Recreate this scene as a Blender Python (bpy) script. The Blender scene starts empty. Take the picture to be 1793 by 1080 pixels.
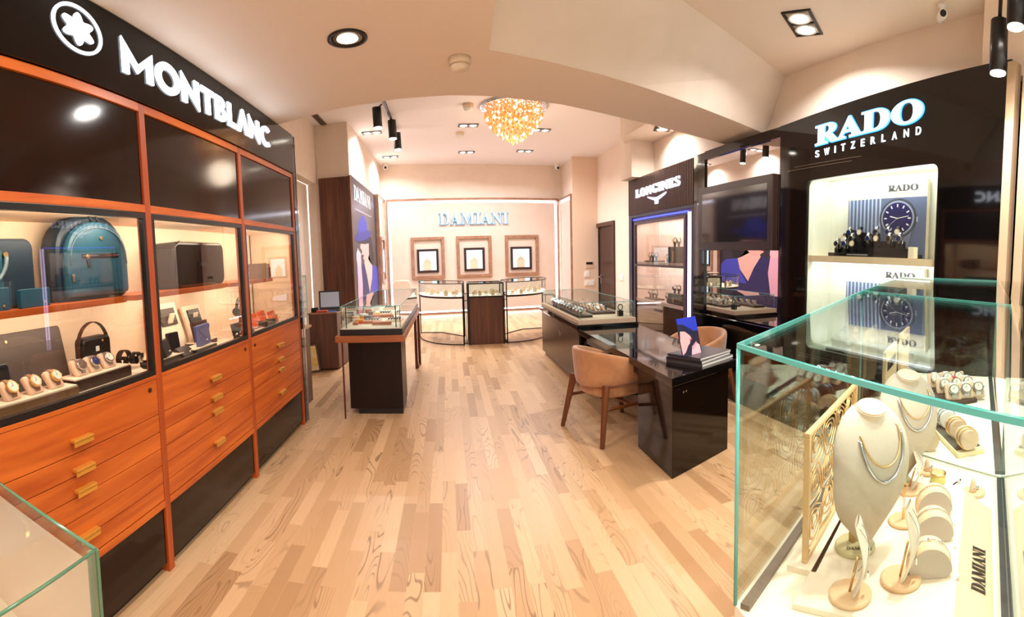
import bpy, bmesh, math, random
from math import sin, cos, pi, radians, hypot
from mathutils import Vector, Matrix

sc = bpy.context.scene
COL = sc.collection

# ---------------------------------------------------------------- camera (sweep panorama: cylinder)
cam = bpy.data.cameras.new('camera')
camo = bpy.data.objects.new('camera', cam)
COL.objects.link(camo)
sc.camera = camo
F, CY = 855.0, 511.8
cam.type = 'PANO'
cam.panorama_type = 'CENTRAL_CYLINDRICAL'
cam.central_cylindrical_radius = 1.0
cam.central_cylindrical_range_u_min = -896.5 / F
cam.central_cylindrical_range_u_max = 896.5 / F
cam.central_cylindrical_range_v_min = -(1080 - CY) / F
cam.central_cylindrical_range_v_max = CY / F
cam.clip_start = 0.02
YAW, PITCH, ROLL = -0.13, -0.0753, 0.0242
Myaw = Matrix(((cos(YAW), -sin(YAW), 0), (sin(YAW), cos(YAW), 0), (0, 0, 1)))
Rp = Matrix(((1, 0, 0), (0, cos(PITCH), -sin(PITCH)), (0, sin(PITCH), cos(PITCH))))
Rr = Matrix(((cos(ROLL), 0, sin(ROLL)), (0, 1, 0), (-sin(ROLL), 0, cos(ROLL))))
R3 = Myaw @ Rp @ Rr
bl = Matrix(((1, 0, 0), (0, 0, -1), (0, 1, 0)))      # camera axes: right, up, back
camo.matrix_world = Matrix.Translation((0, 0, 1.6)) @ (R3 @ bl).to_4x4()

# ---------------------------------------------------------------- world, exposure
w = bpy.data.worlds.new('world')
sc.world = w
w.use_nodes = True
w.node_tree.nodes['Background'].inputs[0].default_value = (1.0, 0.92, 0.85, 1)
w.node_tree.nodes['Background'].inputs[1].default_value = 1.1
sc.view_settings.view_transform = 'Standard'
sc.view_settings.look = 'None'
sc.view_settings.gamma = 1.0
sc.view_settings.use_curve_mapping = False
sc.view_settings.exposure = 0.75
LK = 0.36                                              # overall lamp power

WARM = (1.0, 0.80, 0.60)
NEUT = (1.0, 0.95, 0.91)
HALL = (1.0, 0.98, 1.0)
COOL = (0.86, 0.92, 1.0)


def lamp(name, loc, power, color=NEUT, size=0.1, size_y=None, aim=(0, 0, -1), spread=180, parent=None, kind='AREA', cone=None):
    l = bpy.data.lights.new(name, kind)
    l.energy = power * LK
    l.color = color
    if kind == 'AREA':
        l.shape = 'RECTANGLE' if size_y else 'DISK'
        l.size = size
        if size_y:
            l.size_y = size_y
        l.spread = radians(spread)
    else:
        l.shadow_soft_size = size
        if kind == 'SPOT':
            l.spot_size = radians(cone)
            l.spot_blend = 0.6
    o = bpy.data.objects.new(name, l)
    COL.objects.link(o)
    q = Vector(aim).to_track_quat('-Z', 'Y')
    if abs(aim[0]) > .5:                               # long side stays along y
        z_ = -Vector(aim).normalized()
        y_ = Vector((0, 1, 0))
        q = Matrix((y_.cross(z_), y_, z_)).transposed().to_quaternion()
    loc = Vector(loc)
    if parent:
        o.parent = parent
        loc = loc - parent.location
    o.location = loc
    o.rotation_mode = 'QUATERNION'
    o.rotation_quaternion = q
    return o


# ---------------------------------------------------------------- mesh builder
class MB:
    def __init__(s, M=None):
        s.v, s.f, s.mi, s.sm = [], [], [], []
        s.M = M or Matrix.Identity(4)

    def add(s, vs, fs, mi=0, smooth=False):
        b = len(s.v)
        for p in vs:
            s.v.append(s.M @ Vector(p))
        for f in fs:
            s.f.append([b + i for i in f])
            s.mi.append(mi)
            s.sm.append(smooth)
        return s

    def box(s, x0, x1, y0, y1, z0, z1, mi=0):
        x0, x1 = min(x0, x1), max(x0, x1)
        y0, y1 = min(y0, y1), max(y0, y1)
        z0, z1 = min(z0, z1), max(z0, z1)
        v = [(x0, y0, z0), (x1, y0, z0), (x1, y1, z0), (x0, y1, z0), (x0, y0, z1), (x1, y0, z1), (x1, y1, z1), (x0, y1, z1)]
        return s.add(v, [(3, 2, 1, 0), (4, 5, 6, 7), (0, 1, 5, 4), (1, 2, 6, 5), (2, 3, 7, 6), (3, 0, 4, 7)], mi)

    def prism(s, pts, z0, z1, mi=0, smooth=False, fn=None):
        """polygon pts (u,v), counter-clockwise, extruded z0..z1; fn maps (u,v,w) to 3d"""
        n = len(pts)
        fn = fn or (lambda u, v, w: (u, v, w))
        vs = [fn(u, v, z0) for u, v in pts] + [fn(u, v, z1) for u, v in pts]
        s.add(vs, [tuple(range(n))[::-1], tuple(range(n, 2 * n))], mi)
        b = len(s.v) - 2 * n
        for i in range(n):
            j = (i + 1) % n
            s.f.append([b + i, b + j, b + n + j, b + n + i])
            s.mi.append(mi)
            s.sm.append(smooth)
        return s

    def cyl(s, p0, p1, r0, r1=None, n=20, mi=0, caps=True, smooth=True):
        r1 = r0 if r1 is None else r1
        p0, p1 = Vector(p0), Vector(p1)
        d = (p1 - p0).normalized()
        a = d.orthogonal().normalized()
        b = d.cross(a)
        vs = [p0 + (a * cos(2 * pi * i / n) + b * sin(2 * pi * i / n)) * r0 for i in range(n)]
        vs += [p1 + (a * cos(2 * pi * i / n) + b * sin(2 * pi * i / n)) * r1 for i in range(n)]
        s.add(vs, [(i, (i + 1) % n, n + (i + 1) % n, n + i) for i in range(n)], mi, smooth)
        if caps:
            k = len(s.v) - 2 * n
            s.f.append([k + i for i in range(n)][::-1]); s.mi.append(mi); s.sm.append(False)
            s.f.append([k + n + i for i in range(n)]); s.mi.append(mi); s.sm.append(False)
        return s

    def tube(s, pts, r, n=8, mi=0, closed=False, flat=None):
        pts = [Vector(p) for p in pts]
        m = len(pts)
        rings = []
        up = None
        for i, p in enumerate(pts):
            if closed:
                d = pts[(i + 1) % m] - pts[i - 1]
            else:
                d = pts[min(i + 1, m - 1)] - pts[max(i - 1, 0)]
            d.normalize()
            if up is None:
                up = d.orthogonal().normalized()
            up = (up - d * up.dot(d))
            up = up.normalized() if up.length > 1e-6 else d.orthogonal().normalized()
            b = d.cross(up)
            rr = r[i] if isinstance(r, (list, tuple)) else r
            ring = []
            for k in range(n):
                t = 2 * pi * k / n
                if flat:
                    q = Vector(flat).normalized()
                    q = (q - d * q.dot(d)).normalized()
                    c2 = d.cross(q)
                    ring.append(p + q * cos(t) * rr * flat_k[0] + c2 * sin(t) * rr * flat_k[1])
                else:
                    ring.append(p + (up * cos(t) + b * sin(t)) * rr)
            rings.append(ring)
        vs = [q for ring in rings for q in ring]
        fs = []
        for i in range(m if closed else m - 1):
            j = (i + 1) % m
            for k in range(n):
                l = (k + 1) % n
                fs.append((i * n + k, i * n + l, j * n + l, j * n + k))
        s.add(vs, fs, mi, True)
        if not closed:
            k0 = len(s.v) - m * n
            s.f.append([k0 + k for k in range(n)][::-1]); s.mi.append(mi); s.sm.append(False)
            s.f.append([k0 + (m - 1) * n + k for k in range(n)]); s.mi.append(mi); s.sm.append(False)
        return s

    def band(s, pts, half, thick, mi=0, closed=False):
        """ribbon along pts; half = half-width vector, thick = thickness normal scale"""
        half = Vector(half)
        pts = [Vector(p) for p in pts]
        m = len(pts)
        vs = []
        for i, p in enumerate(pts):
            d = (pts[(i + 1) % m] - pts[i - 1]) if closed else (pts[min(i + 1, m - 1)] - pts[max(i - 1, 0)])
            nrm = d.cross(half).normalized() * thick / 2
            vs += [p - half - nrm, p + half - nrm, p + half + nrm, p - half + nrm]
        fs = []
        for i in range(m if closed else m - 1):
            j = (i + 1) % m
            for k in range(4):
                l = (k + 1) % 4
                fs.append((i * 4 + k, i * 4 + l, j * 4 + l, j * 4 + k))
        if not closed:
            fs += [(3, 2, 1, 0), tuple((m - 1) * 4 + k for k in range(4))]
        return s.add(vs, fs, mi, False)

    def lathe(s, prof, c=(0, 0, 0), n=24, mi=0, sx=1, sy=1, smooth=True):
        vs = []
        for r, z in prof:
            for i in range(n):
                t = 2 * pi * i / n
                vs.append((c[0] + r * cos(t) * sx, c[1] + r * sin(t) * sy, c[2] + z))
        fs = []
        for k in range(len(prof) - 1):
            for i in range(n):
                j = (i + 1) % n
                fs.append((k * n + i, k * n + j, (k + 1) * n + j, (k + 1) * n + i))
        s.add(vs, fs, mi, smooth)
        b = len(s.v) - len(vs)
        s.f.append([b + i for i in range(n)][::-1]); s.mi.append(mi); s.sm.append(False)
        s.f.append([b + (len(prof) - 1) * n + i for i in range(n)]); s.mi.append(mi); s.sm.append(False)
        return s

    def ball(s, c, r, n=14, m=8, mi=0):
        if not isinstance(r, (tuple, list)):
            r = (r, r, r)
        vs = [(c[0], c[1], c[2] - r[2])]
        for k in range(1, m):
            a = -pi / 2 + pi * k / m
            for i in range(n):
                t = 2 * pi * i / n
                vs.append((c[0] + r[0] * cos(a) * cos(t), c[1] + r[1] * cos(a) * sin(t), c[2] + r[2] * sin(a)))
        vs.append((c[0], c[1], c[2] + r[2]))
        fs = [(0, 1 + (i + 1) % n, 1 + i) for i in range(n)]
        for k in range(m - 2):
            for i in range(n):
                j = (i + 1) % n
                fs.append((1 + k * n + i, 1 + k * n + j, 1 + (k + 1) * n + j, 1 + (k + 1) * n + i))
        e = 1 + (m - 1) * n
        fs += [(1 + (m - 2) * n + i, 1 + (m - 2) * n + (i + 1) % n, e) for i in range(n)]
        return s.add(vs, fs, mi, True)

    def grid(s, fn, nu, nv, mi=0, cu=False, cv=False, smooth=True):
        vs = [fn(i / (nu if cu else nu - 1), j / (nv if cv else nv - 1)) for i in range(nu) for j in range(nv)]
        fs = []
        for i in range(nu if cu else nu - 1):
            for j in range(nv if cv else nv - 1):
                a, b = (i + 1) % nu, (j + 1) % nv
                fs.append((i * nv + j, a * nv + j, a * nv + b, i * nv + b))
        return s.add(vs, fs, mi, smooth)

    def build(s, name, mats, parent=None, bevel=0, label=None, world=True, sub=0, recalc=True):
        me = bpy.data.meshes.new(name)
        off = Vector((0, 0, 0))
        if parent and world:
            p = parent
            while p:
                off += p.location
                p = p.parent
        me.from_pydata([v - off for v in s.v], [], s.f)
        mats = mats if isinstance(mats, (list, tuple)) else [mats]
        for m in mats:
            me.materials.append(m)
        me.polygons.foreach_set('material_index', s.mi)
        me.polygons.foreach_set('use_smooth', s.sm)
        me.update()
        if recalc:
            bm = bmesh.new()
            bm.from_mesh(me)
            bmesh.ops.recalc_face_normals(bm, faces=bm.faces)
            bm.to_mesh(me)
            bm.free()
        o = bpy.data.objects.new(name, me)
        COL.objects.link(o)
        if parent:
            o.parent = parent
        if bevel:
            b = o.modifiers.new('bevel', 'BEVEL')
            b.width = bevel
            b.segments = 2
            b.limit_method = 'ANGLE'
            b.angle_limit = radians(40)
        if sub:
            b = o.modifiers.new('sub', 'SUBSURF')
            b.levels = b.render_levels = sub
        if label:
            o['label'] = label
        return o


flat_k = (1, 1)


def thing(name, label, cat, loc=(0, 0, 0), rz=0, group=None):
    o = bpy.data.objects.new(name, None)
    o.empty_display_size = 0.05
    COL.objects.link(o)
    o.location = loc
    o.rotation_euler = (0, 0, rz)
    return tag(o, label, cat, group)


def tag(o, label, cat, group=None):
    o['label'] = label
    o['category'] = cat
    if group:
        o['group'] = group
    return o


def struct(o):
    o['kind'] = 'structure'
    return o


CH = {}


def kids(o):
    return [c for c in COL.objects if c.parent == o]


def snapshot(o):
    """remember the part tree of a finished thing so that copies are cheap"""
    def rec(p):
        return [(c, rec(c)) for c in kids(p)]
    CH[o] = rec(o)
    return o


def dup(root, loc, rz=0, label=None, group=None, scale=None):
    if root not in CH:
        snapshot(root)
    r = root.copy()
    COL.objects.link(r)
    r.location = loc
    r.rotation_euler = (0, 0, rz)
    if scale:
        r.scale = scale if isinstance(scale, tuple) else (scale,) * 3

    def rec(lst, par):
        for c, sub in lst:
            d = c.copy()
            COL.objects.link(d)
            d.parent = par
            rec(sub, d)
    rec(CH[root], r)
    if label:
        r['label'] = label
    if group:
        r['group'] = group
    return r


class Kind:
    """first use moves the original, later uses copy it"""
    def __init__(s, root):
        s.root, s.used = root, False
        snapshot(root)

    def put(s, loc, rz=0, label=None, group=None, scale=None):
        if not s.used:
            s.used = True
            r = s.root
            r.location = loc
            r.rotation_euler = (0, 0, rz)
            if scale:
                r.scale = scale if isinstance(scale, tuple) else (scale,) * 3
            if label:
                r['label'] = label
            if group:
                r['group'] = group
            return r
        return dup(s.root, loc, rz, label, group, scale)


def mapped(name, me2d, O, U, V, N, mat, parent, label=None):
    """place flat mesh (x,y,z) on a world plane and parent it"""
    O, U, V, N = Vector(O), Vector(U), Vector(V), Vector(N)
    off = Vector((0, 0, 0))
    p = parent
    while p:
        off += p.location
        p = p.parent
    for v in me2d.vertices:
        c = v.co
        v.co = O + U * c.x + V * c.y + N * c.z - off
    me2d.materials.clear()
    me2d.materials.append(mat)
    me2d.update()
    o = bpy.data.objects.new(name, me2d)
    COL.objects.link(o)
    o.parent = parent
    if label:
        o['label'] = label
    return o


def curve_to_mesh(cu):
    ob = bpy.data.objects.new('tmp', cu)
    COL.objects.link(ob)
    dg = bpy.context.evaluated_depsgraph_get()
    me = bpy.data.meshes.new_from_object(ob.evaluated_get(dg))
    bpy.data.objects.remove(ob)
    bpy.data.curves.remove(cu)
    return me


def text_mesh(body, depth=0.01, bold=0.0, spacing=1.0):
    cu = bpy.data.curves.new('t', 'FONT')
    cu.body = body
    cu.size = 1
    cu.extrude = depth / 2
    cu.offset = bold
    cu.space_character = spacing
    return curve_to_mesh(cu)


def text(name, body, mat, parent, O, U, V, N, width, height, depth=0.01, bold=0.0, spacing=1.0, label=None):
    """text filling width x height with its lower left corner at O"""
    me = text_mesh(body, 1.0, bold, spacing)
    xs = [v.co.x for v in me.vertices]
    ys = [v.co.y for v in me.vertices]
    x0, x1, y0, y1 = min(xs), max(xs), min(ys), max(ys)
    for v in me.vertices:
        v.co.x = (v.co.x - x0) / (x1 - x0) * width
        v.co.y = (v.co.y - y0) / (y1 - y0) * height
        v.co.z = (v.co.z + 0.5) * depth
    return mapped(name, me, O, U, V, N, mat, parent, label)


def shape_mesh(loops, depth):
    cu = bpy.data.curves.new('s', 'CURVE')
    cu.dimensions = '2D'
    cu.fill_mode = 'BOTH'
    cu.extrude = depth / 2
    for lp in loops:
        sp = cu.splines.new('POLY')
        sp.points.add(len(lp) - 1)
        for i, (x, y) in enumerate(lp):
            sp.points[i].co = (x, y, 0, 1)
        sp.use_cyclic_u = True
    me = curve_to_mesh(cu)
    for v in me.vertices:
        v.co.z += depth / 2
    return me


def shape(name, loops, depth, mat, parent, O, U, V, N, label=None):
    return mapped(name, shape_mesh(loops, depth), O, U, V, N, mat, parent, label)


def circle(cx, cy, r, n=40, ry=None, a0=0, a1=2 * pi):
    ry = ry or r
    return [(cx + r * cos(a0 + (a1 - a0) * i / n), cy + ry * sin(a0 + (a1 - a0) * i / n)) for i in range(n)]


def rrect(x0, x1, y0, y1, r, n=6):
    out = []
    for cx, cy, a in ((x1 - r, y0 + r, -pi / 2), (x1 - r, y1 - r, 0), (x0 + r, y1 - r, pi / 2), (x0 + r, y0 + r, pi)):
        for i in range(n + 1):
            t = a + pi / 2 * i / n
            out.append((cx + r * cos(t), cy + r * sin(t)))
    return out


# ---------------------------------------------------------------- materials
def srgb(r, g, b):
    def f(c):
        c /= 255
        return c / 12.92 if c <= 0.04045 else ((c + 0.055) / 1.055) ** 2.4
    return (f(r), f(g), f(b), 1)


MATS = {}


def mat(name, col=(200, 200, 200), rough=0.5, metal=0.0, emit=None, estr=0.0, spec=0.5, noise=None, coat=0.0, sheen=0.0, bump=None):
    """principled material; noise = (second colour, scale xyz, detail) gives a procedural mottling"""
    if name in MATS:
        return MATS[name]
    m = bpy.data.materials.new(name)
    m.use_nodes = True
    nt = m.node_tree
    b = nt.nodes['Principled BSDF']
    b.inputs['Base Color'].default_value = srgb(*col)
    b.inputs['Roughness'].default_value = rough
    b.inputs['Metallic'].default_value = metal
    b.inputs['Specular IOR Level'].default_value = spec
    b.inputs['Coat Weight'].default_value = coat
    b.inputs['Coat Roughness'].default_value = 0.05
    b.inputs['Sheen Weight'].default_value = sheen
    if emit:
        b.inputs['Emission Color'].default_value = srgb(*emit)
        b.inputs['Emission Strength'].default_value = estr
    tc = None
    if noise or bump:
        tc = nt.nodes.new('ShaderNodeTexCoord')
        mp = nt.nodes.new('ShaderNodeMapping')
        nt.links.new(tc.outputs['Object'], mp.inputs[0])
    if noise:
        c2, scl, det = noise
        mp.inputs['Scale'].default_value = scl
        n = nt.nodes.new('ShaderNodeTexNoise')
        n.inputs['Scale'].default_value = 1
        n.inputs['Detail'].default_value = det
        n.inputs['Distortion'].default_value = 0.6
        nt.links.new(mp.outputs[0], n.inputs['Vector'])
        r = nt.nodes.new('ShaderNodeValToRGB')
        r.color_ramp.elements[0].position = 0.35
        r.color_ramp.elements[1].position = 0.68
        r.color_ramp.elements[0].color = srgb(*col)
        r.color_ramp.elements[1].color = srgb(*c2)
        nt.links.new(n.outputs['Fac'], r.inputs[0])
        nt.links.new(r.outputs[0], b.inputs['Base Color'])
    if bump:
        scale, strength = bump
        n2 = nt.nodes.new('ShaderNodeTexNoise')
        n2.inputs['Scale'].default_value = scale
        nt.links.new(tc.outputs['Object'], n2.inputs['Vector'])
        bp = nt.nodes.new('ShaderNodeBump')
        bp.inputs['Strength'].default_value = strength
        bp.inputs['Distance'].default_value = 0.002
        nt.links.new(n2.outputs['Fac'], bp.inputs['Height'])
        nt.links.new(bp.outputs[0], b.inputs['Normal'])
    MATS[name] = m
    return m


def glass(name, tint=(245, 250, 248), refl=1.0, ior=1.45):
    m = bpy.data.materials.new(name)
    m.use_nodes = True
    nt = m.node_tree
    nt.nodes.clear()
    o = nt.nodes.new('ShaderNodeOutputMaterial')
    mx = nt.nodes.new('ShaderNodeMixShader')
    t = nt.nodes.new('ShaderNodeBsdfTransparent')
    g = nt.nodes.new('ShaderNodeBsdfGlossy')
    fr = nt.nodes.new('ShaderNodeFresnel')
    mu = nt.nodes.new('ShaderNodeMath')
    mu.operation = 'MULTIPLY'
    mu.use_clamp = True
    mu.inputs[1].default_value = refl
    fr.inputs[0].default_value = ior
    t.inputs[0].default_value = srgb(*tint)
    g.inputs['Roughness'].default_value = 0.0
    ge = nt.nodes.new('ShaderNodeNewGeometry')
    io = nt.nodes.new('ShaderNodeMix')
    io.inputs['A'].default_value = ior
    io.inputs['B'].default_value = 1 / ior
    nt.links.new(ge.outputs['Backfacing'], io.inputs['Factor'])
    nt.links.new(io.outputs['Result'], fr.inputs[0])
    nt.links.new(fr.outputs[0], mu.inputs[0])
    nt.links.new(mu.outputs[0], mx.inputs[0])
    nt.links.new(t.outputs[0], mx.inputs[1])
    nt.links.new(g.outputs[0], mx.inputs[2])
    nt.links.new(mx.outputs[0], o.inputs[0])
    return m


def emis(name, col, strength):
    m = bpy.data.materials.new(name)
    m.use_nodes = True
    nt = m.node_tree
    nt.nodes.clear()
    o = nt.nodes.new('ShaderNodeOutputMaterial')
    e = nt.nodes.new('ShaderNodeEmission')
    e.inputs[0].default_value = srgb(*col)
    e.inputs[1].default_value = strength
    nt.links.new(e.outputs[0], o.inputs[0])
    return m


def floor_material():
    m = bpy.data.materials.new('oak_parquet')
    m.use_nodes = True
    nt = m.node_tree
    N, L = nt.nodes.new, nt.links.new
    b = nt.nodes['Principled BSDF']
    tc = N('ShaderNodeTexCoord')
    sp = N('ShaderNodeSeparateXYZ')
    L(tc.outputs['Object'], sp.inputs[0])
    cb = N('ShaderNodeCombineXYZ')
    L(sp.outputs['Y'], cb.inputs['X'])
    L(sp.outputs['X'], cb.inputs['Y'])
    br = N('ShaderNodeTexBrick')
    L(cb.outputs[0], br.inputs['Vector'])
    br.offset = 0.37
    br.offset_frequency = 2
    br.squash = 0.7
    br.squash_frequency = 3
    br.inputs['Color1'].default_value = (0, 0, 0, 1)
    br.inputs['Color2'].default_value = (1, 1, 1, 1)
    br.inputs['Mortar'].default_value = (0.4, 0.4, 0.4, 1)
    br.inputs['Scale'].default_value = 1
    br.inputs['Mortar Size'].default_value = 0.0008
    br.inputs['Brick Width'].default_value = 0.85
    br.inputs['Row Height'].default_value = 0.085
    sep = N('ShaderNodeSeparateColor')
    L(br.outputs['Color'], sep.inputs[0])
    rnd = sep.outputs[0]
    # per board offset of the grain
    off = N('ShaderNodeMath'); off.operation = 'MULTIPLY'; off.inputs[1].default_value = 37.0
    L(rnd, off.inputs[0])
    yy = N('ShaderNodeMath'); yy.operation = 'MULTIPLY_ADD'; yy.inputs[1].default_value = 1.3
    L(sp.outputs['Y'], yy.inputs[0]); L(off.outputs[0], yy.inputs[2])
    xx = N('ShaderNodeMath'); xx.operation = 'MULTIPLY_ADD'; xx.inputs[1].default_value = 9.0
    L(sp.outputs['X'], xx.inputs[0]); L(off.outputs[0], xx.inputs[2])
    gv = N('ShaderNodeCombineXYZ')
    L(xx.outputs[0], gv.inputs['X']); L(yy.outputs[0], gv.inputs['Y']); L(off.outputs[0], gv.inputs['Z'])
    n1 = N('ShaderNodeTexNoise')
    L(gv.outputs[0], n1.inputs['Vector'])
    n1.inputs['Scale'].default_value = 0.55
    n1.inputs['Detail'].default_value = 1.5
    n1.inputs['Distortion'].default_value = 0.35
    mm = N('ShaderNodeMath'); mm.operation = 'MULTIPLY'; mm.inputs[1].default_value = 24.0
    L(n1.outputs['Fac'], mm.inputs[0])
    fr = N('ShaderNodeMath'); fr.operation = 'FRACT'
    L(mm.outputs[0], fr.inputs[0])
    ring = N('ShaderNodeValToRGB')
    e = ring.color_ramp.elements
    e[0].position, e[0].color = 0.0, (0, 0, 0, 1)
    e[1].position, e[1].color = 0.18, (1, 1, 1, 1)
    x = e.new(0.10); x.color = (0.15, 0.15, 0.15, 1)
    x = e.new(0.93); x.color = (1, 1, 1, 1)
    x = e.new(1.0); x.color = (0, 0, 0, 1)
    L(fr.outputs[0], ring.inputs[0])
    # where the strong figure shows
    n2 = N('ShaderNodeTexNoise')
    L(gv.outputs[0], n2.inputs['Vector'])
    n2.inputs['Scale'].default_value = 0.35
    n2.inputs['Detail'].default_value = 1
    r2 = N('ShaderNodeMapRange')
    r2.inputs['From Min'].default_value = 0.47
    r2.inputs['From Max'].default_value = 0.66
    L(n2.outputs['Fac'], r2.inputs['Value'])
    inv = N('ShaderNodeMath'); inv.operation = 'SUBTRACT'; inv.inputs[0].default_value = 1.0
    L(ring.outputs[0], inv.inputs[1])
    st = N('ShaderNodeMath'); st.operation = 'MULTIPLY'
    L(inv.outputs[0], st.inputs[0]); L(r2.outputs[0], st.inputs[1])
    # fine pores
    n3 = N('ShaderNodeTexNoise')
    mp3 = N('ShaderNodeMapping'); mp3.inputs['Scale'].default_value = (160, 5, 1)
    L(tc.outputs['Object'], mp3.inputs[0]); L(mp3.outputs[0], n3.inputs['Vector'])
    n3.inputs['Scale'].default_value = 1
    n3.inputs['Detail'].default_value = 2
    base = N('ShaderNodeValToRGB')
    e = base.color_ramp.elements
    e[0].position, e[0].color = 0.0, srgb(172, 132, 92)
    e[1].position, e[1].color = 1.0, srgb(214, 176, 134)
    x = e.new(0.25); x.color = srgb(190, 150, 108)
    x = e.new(0.6); x.color = srgb(203, 164, 122)
    L(rnd, base.inputs[0])
    m1 = N('ShaderNodeMix'); m1.data_type = 'RGBA'; m1.blend_type = 'MIX'
    pf = N('ShaderNodeMapRange'); pf.inputs['From Min'].default_value = 0.5; pf.inputs['From Max'].default_value = 0.75; pf.inputs['To Max'].default_value = 0.28
    L(n3.outputs['Fac'], pf.inputs['Value'])
    L(pf.outputs[0], m1.inputs['Factor'])
    L(base.outputs[0], m1.inputs['A'])
    m1.inputs['B'].default_value = srgb(176, 136, 92)
    m2 = N('ShaderNodeMix'); m2.data_type = 'RGBA'
    sf = N('ShaderNodeMath'); sf.operation = 'MULTIPLY'; sf.inputs[1].default_value = 0.8
    L(st.outputs[0], sf.inputs[0])
    L(sf.outputs[0], m2.inputs['Factor'])
    L(m1.outputs['Result'], m2.inputs['A'])
    m2.inputs['B'].default_value = srgb(126, 92, 58)
    L(m2.outputs['Result'], b.inputs['Base Color'])
    b.inputs['Roughness'].default_value = 0.33
    b.inputs['Specular IOR Level'].default_value = 0.35
    return m


def wood(name, c1, c2, axis, rough=0.35, scale=1.0, coat=0.0):
    """axis = direction of the grain"""
    s = {'x': (1.2, 14, 14), 'y': (14, 1.2, 14), 'z': (14, 14, 1.0)}[axis]
    return mat(name, c1, rough, noise=(c2, tuple(a * scale for a in s), 4), coat=coat)


M_floor = floor_material()
M_wall = mat('wall_paint', (234, 219, 204), 0.75, noise=((230, 214, 198), (3, 3, 3), 2))
M_ceil = mat('ceiling_paint', (243, 228, 212), 0.85)
M_ceil_far = mat('far_ceiling_paint', (236, 232, 234), 0.85)
M_orange = wood('cherry_wood', (176, 76, 16), (212, 108, 34), 'y', 0.38)
M_orange_z = wood('cherry_wood_upright', (160, 64, 16), (192, 88, 30), 'z', 0.38)
M_walnut = wood('walnut', (78, 44, 30), (114, 70, 48), 'z', 0.45)
M_walnut_h = wood('walnut_rail', (140, 74, 34), (172, 100, 52), 'x', 0.4)
M_bronze = mat('bronze_lacquer', (30, 12, 6), 0.10, spec=0.32, noise=((20, 8, 4), (2, 2, 2), 2))
M_blackg = mat('black_gloss', (9, 7, 7), 0.05, spec=0.6)
M_sign = mat('black_sign_lacquer', (12, 7, 5), 0.10, spec=0.25)
M_black = mat('black_metal', (16, 14, 14), 0.35)
M_darkred = mat('dark_mahogany', (30, 7, 4), 0.35, spec=.3, noise=((18, 4, 3), (9, 9, 1), 3))
M_redleg = mat('mahogany_leg', (92, 36, 20), 0.35)
M_cream = mat('cream_lining', (236, 214, 188), 0.7)
M_creamw = mat('cream_tray', (240, 222, 198), 0.6)
M_brass = mat('brushed_brass', (226, 168, 70), 0.3, metal=0.6)
M_gold = mat('gold_metal', (226, 186, 128), 0.28, metal=0.9)
M_steel = mat('steel', (205, 205, 208), 0.18, metal=1.0)
M_chrome = mat('chrome', (215, 215, 218), 0.05, metal=1.0)
M_white = mat('white_plastic', (240, 236, 230), 0.5)
M_leath = mat('black_leather', (20, 16, 15), 0.42, bump=(300, 0.3))
M_brleath = mat('brown_leather', (62, 38, 26), 0.45, bump=(300, 0.3))
M_grleath = mat('grey_brown_leather', (74, 62, 56), 0.5, bump=(300, 0.3))
M_teal = mat('teal_leather', (22, 72, 96), 0.42, noise=((26, 84, 106), (4, 4, 4), 3), bump=(400, 0.25))
M_tealdk = mat('dark_teal_leather', (10, 38, 56), 0.45, bump=(400, 0.25))
M_blue = mat('blue_leather', (66, 88, 158), 0.5, bump=(300, 0.3))
M_orl = mat('orange_leather', (222, 88, 34), 0.5)
M_tan = mat('tan_cushion', (226, 190, 160), 0.8)
M_pink = mat('rose_leather', (206, 128, 98), 0.5)
M_velvet = mat('camel_velvet', (186, 132, 88), 0.85, sheen=0.4, noise=((170, 116, 74), (8, 8, 8), 3))
M_chairleg = wood('brown_chair_wood', (96, 52, 24), (120, 68, 36), 'z', 0.35)
M_suede = mat('beige_suede', (218, 196, 170), 0.9, sheen=0.5, bump=(500, 0.3))
M_linen = mat('grey_linen', (196, 180, 160), 0.95, bump=(900, 0.5))
M_mirror = mat('mirror_glass', (205, 200, 196), 0.0, metal=1.0)
M_screen = mat('dark_screen', (10, 9, 10), 0.04, spec=0.8)
M_glass = glass('clear_glass')
M_glassd = glass('door_glass', (240, 240, 238), 1.1)
M_edge = mat('glass_edge', (96, 190, 182), 0.15, spec=0.8)
M_edgeg = mat('green_glass_edge', (84, 128, 96), 0.15, spec=0.8)
M_led = emis('white_led', (240, 240, 255), 7.0)
M_ledw = emis('warm_led', (255, 232, 205), 6.0)
M_letter = emis('white_sign_light', (236, 244, 255), 3.0)
M_letterb = emis('pale_blue_sign_light', (110, 180, 222), .75)
M_bulb = emis('lamp_lens', (255, 244, 226), 14.0)
M_led_purple = emis('violet_led', (225, 205, 255), 4.0)
M_crystal_glow = mat('crystal', (214, 150, 92), 0.08, spec=1.0, emit=(255, 150, 70), estr=.35)  # bulb glow put into the crystal itself as emission
M_spark = emis('crystal_painted_glint', (255, 238, 205), 2.2)  # painted glints: some drops picked at random glow white
M_navy = mat('navy_panel', (34, 34, 78), 0.4)
M_rib = mat('ribbed_brown', (74, 52, 46), 0.5)
M_strip = emis('soft_led', (240, 240, 255), 2.2)
M_frame = mat('bronze_frame', (150, 112, 90), 0.4, metal=0.3, noise=((172, 134, 108), (6, 6, 6), 3))
M_smoke = mat('detector_plastic', (226, 204, 174), 0.5)

# ================================================================ THE ROOM
def wallbox(name, *a, m=M_wall):
    return struct(MB().box(*a).build(name, m))


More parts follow.
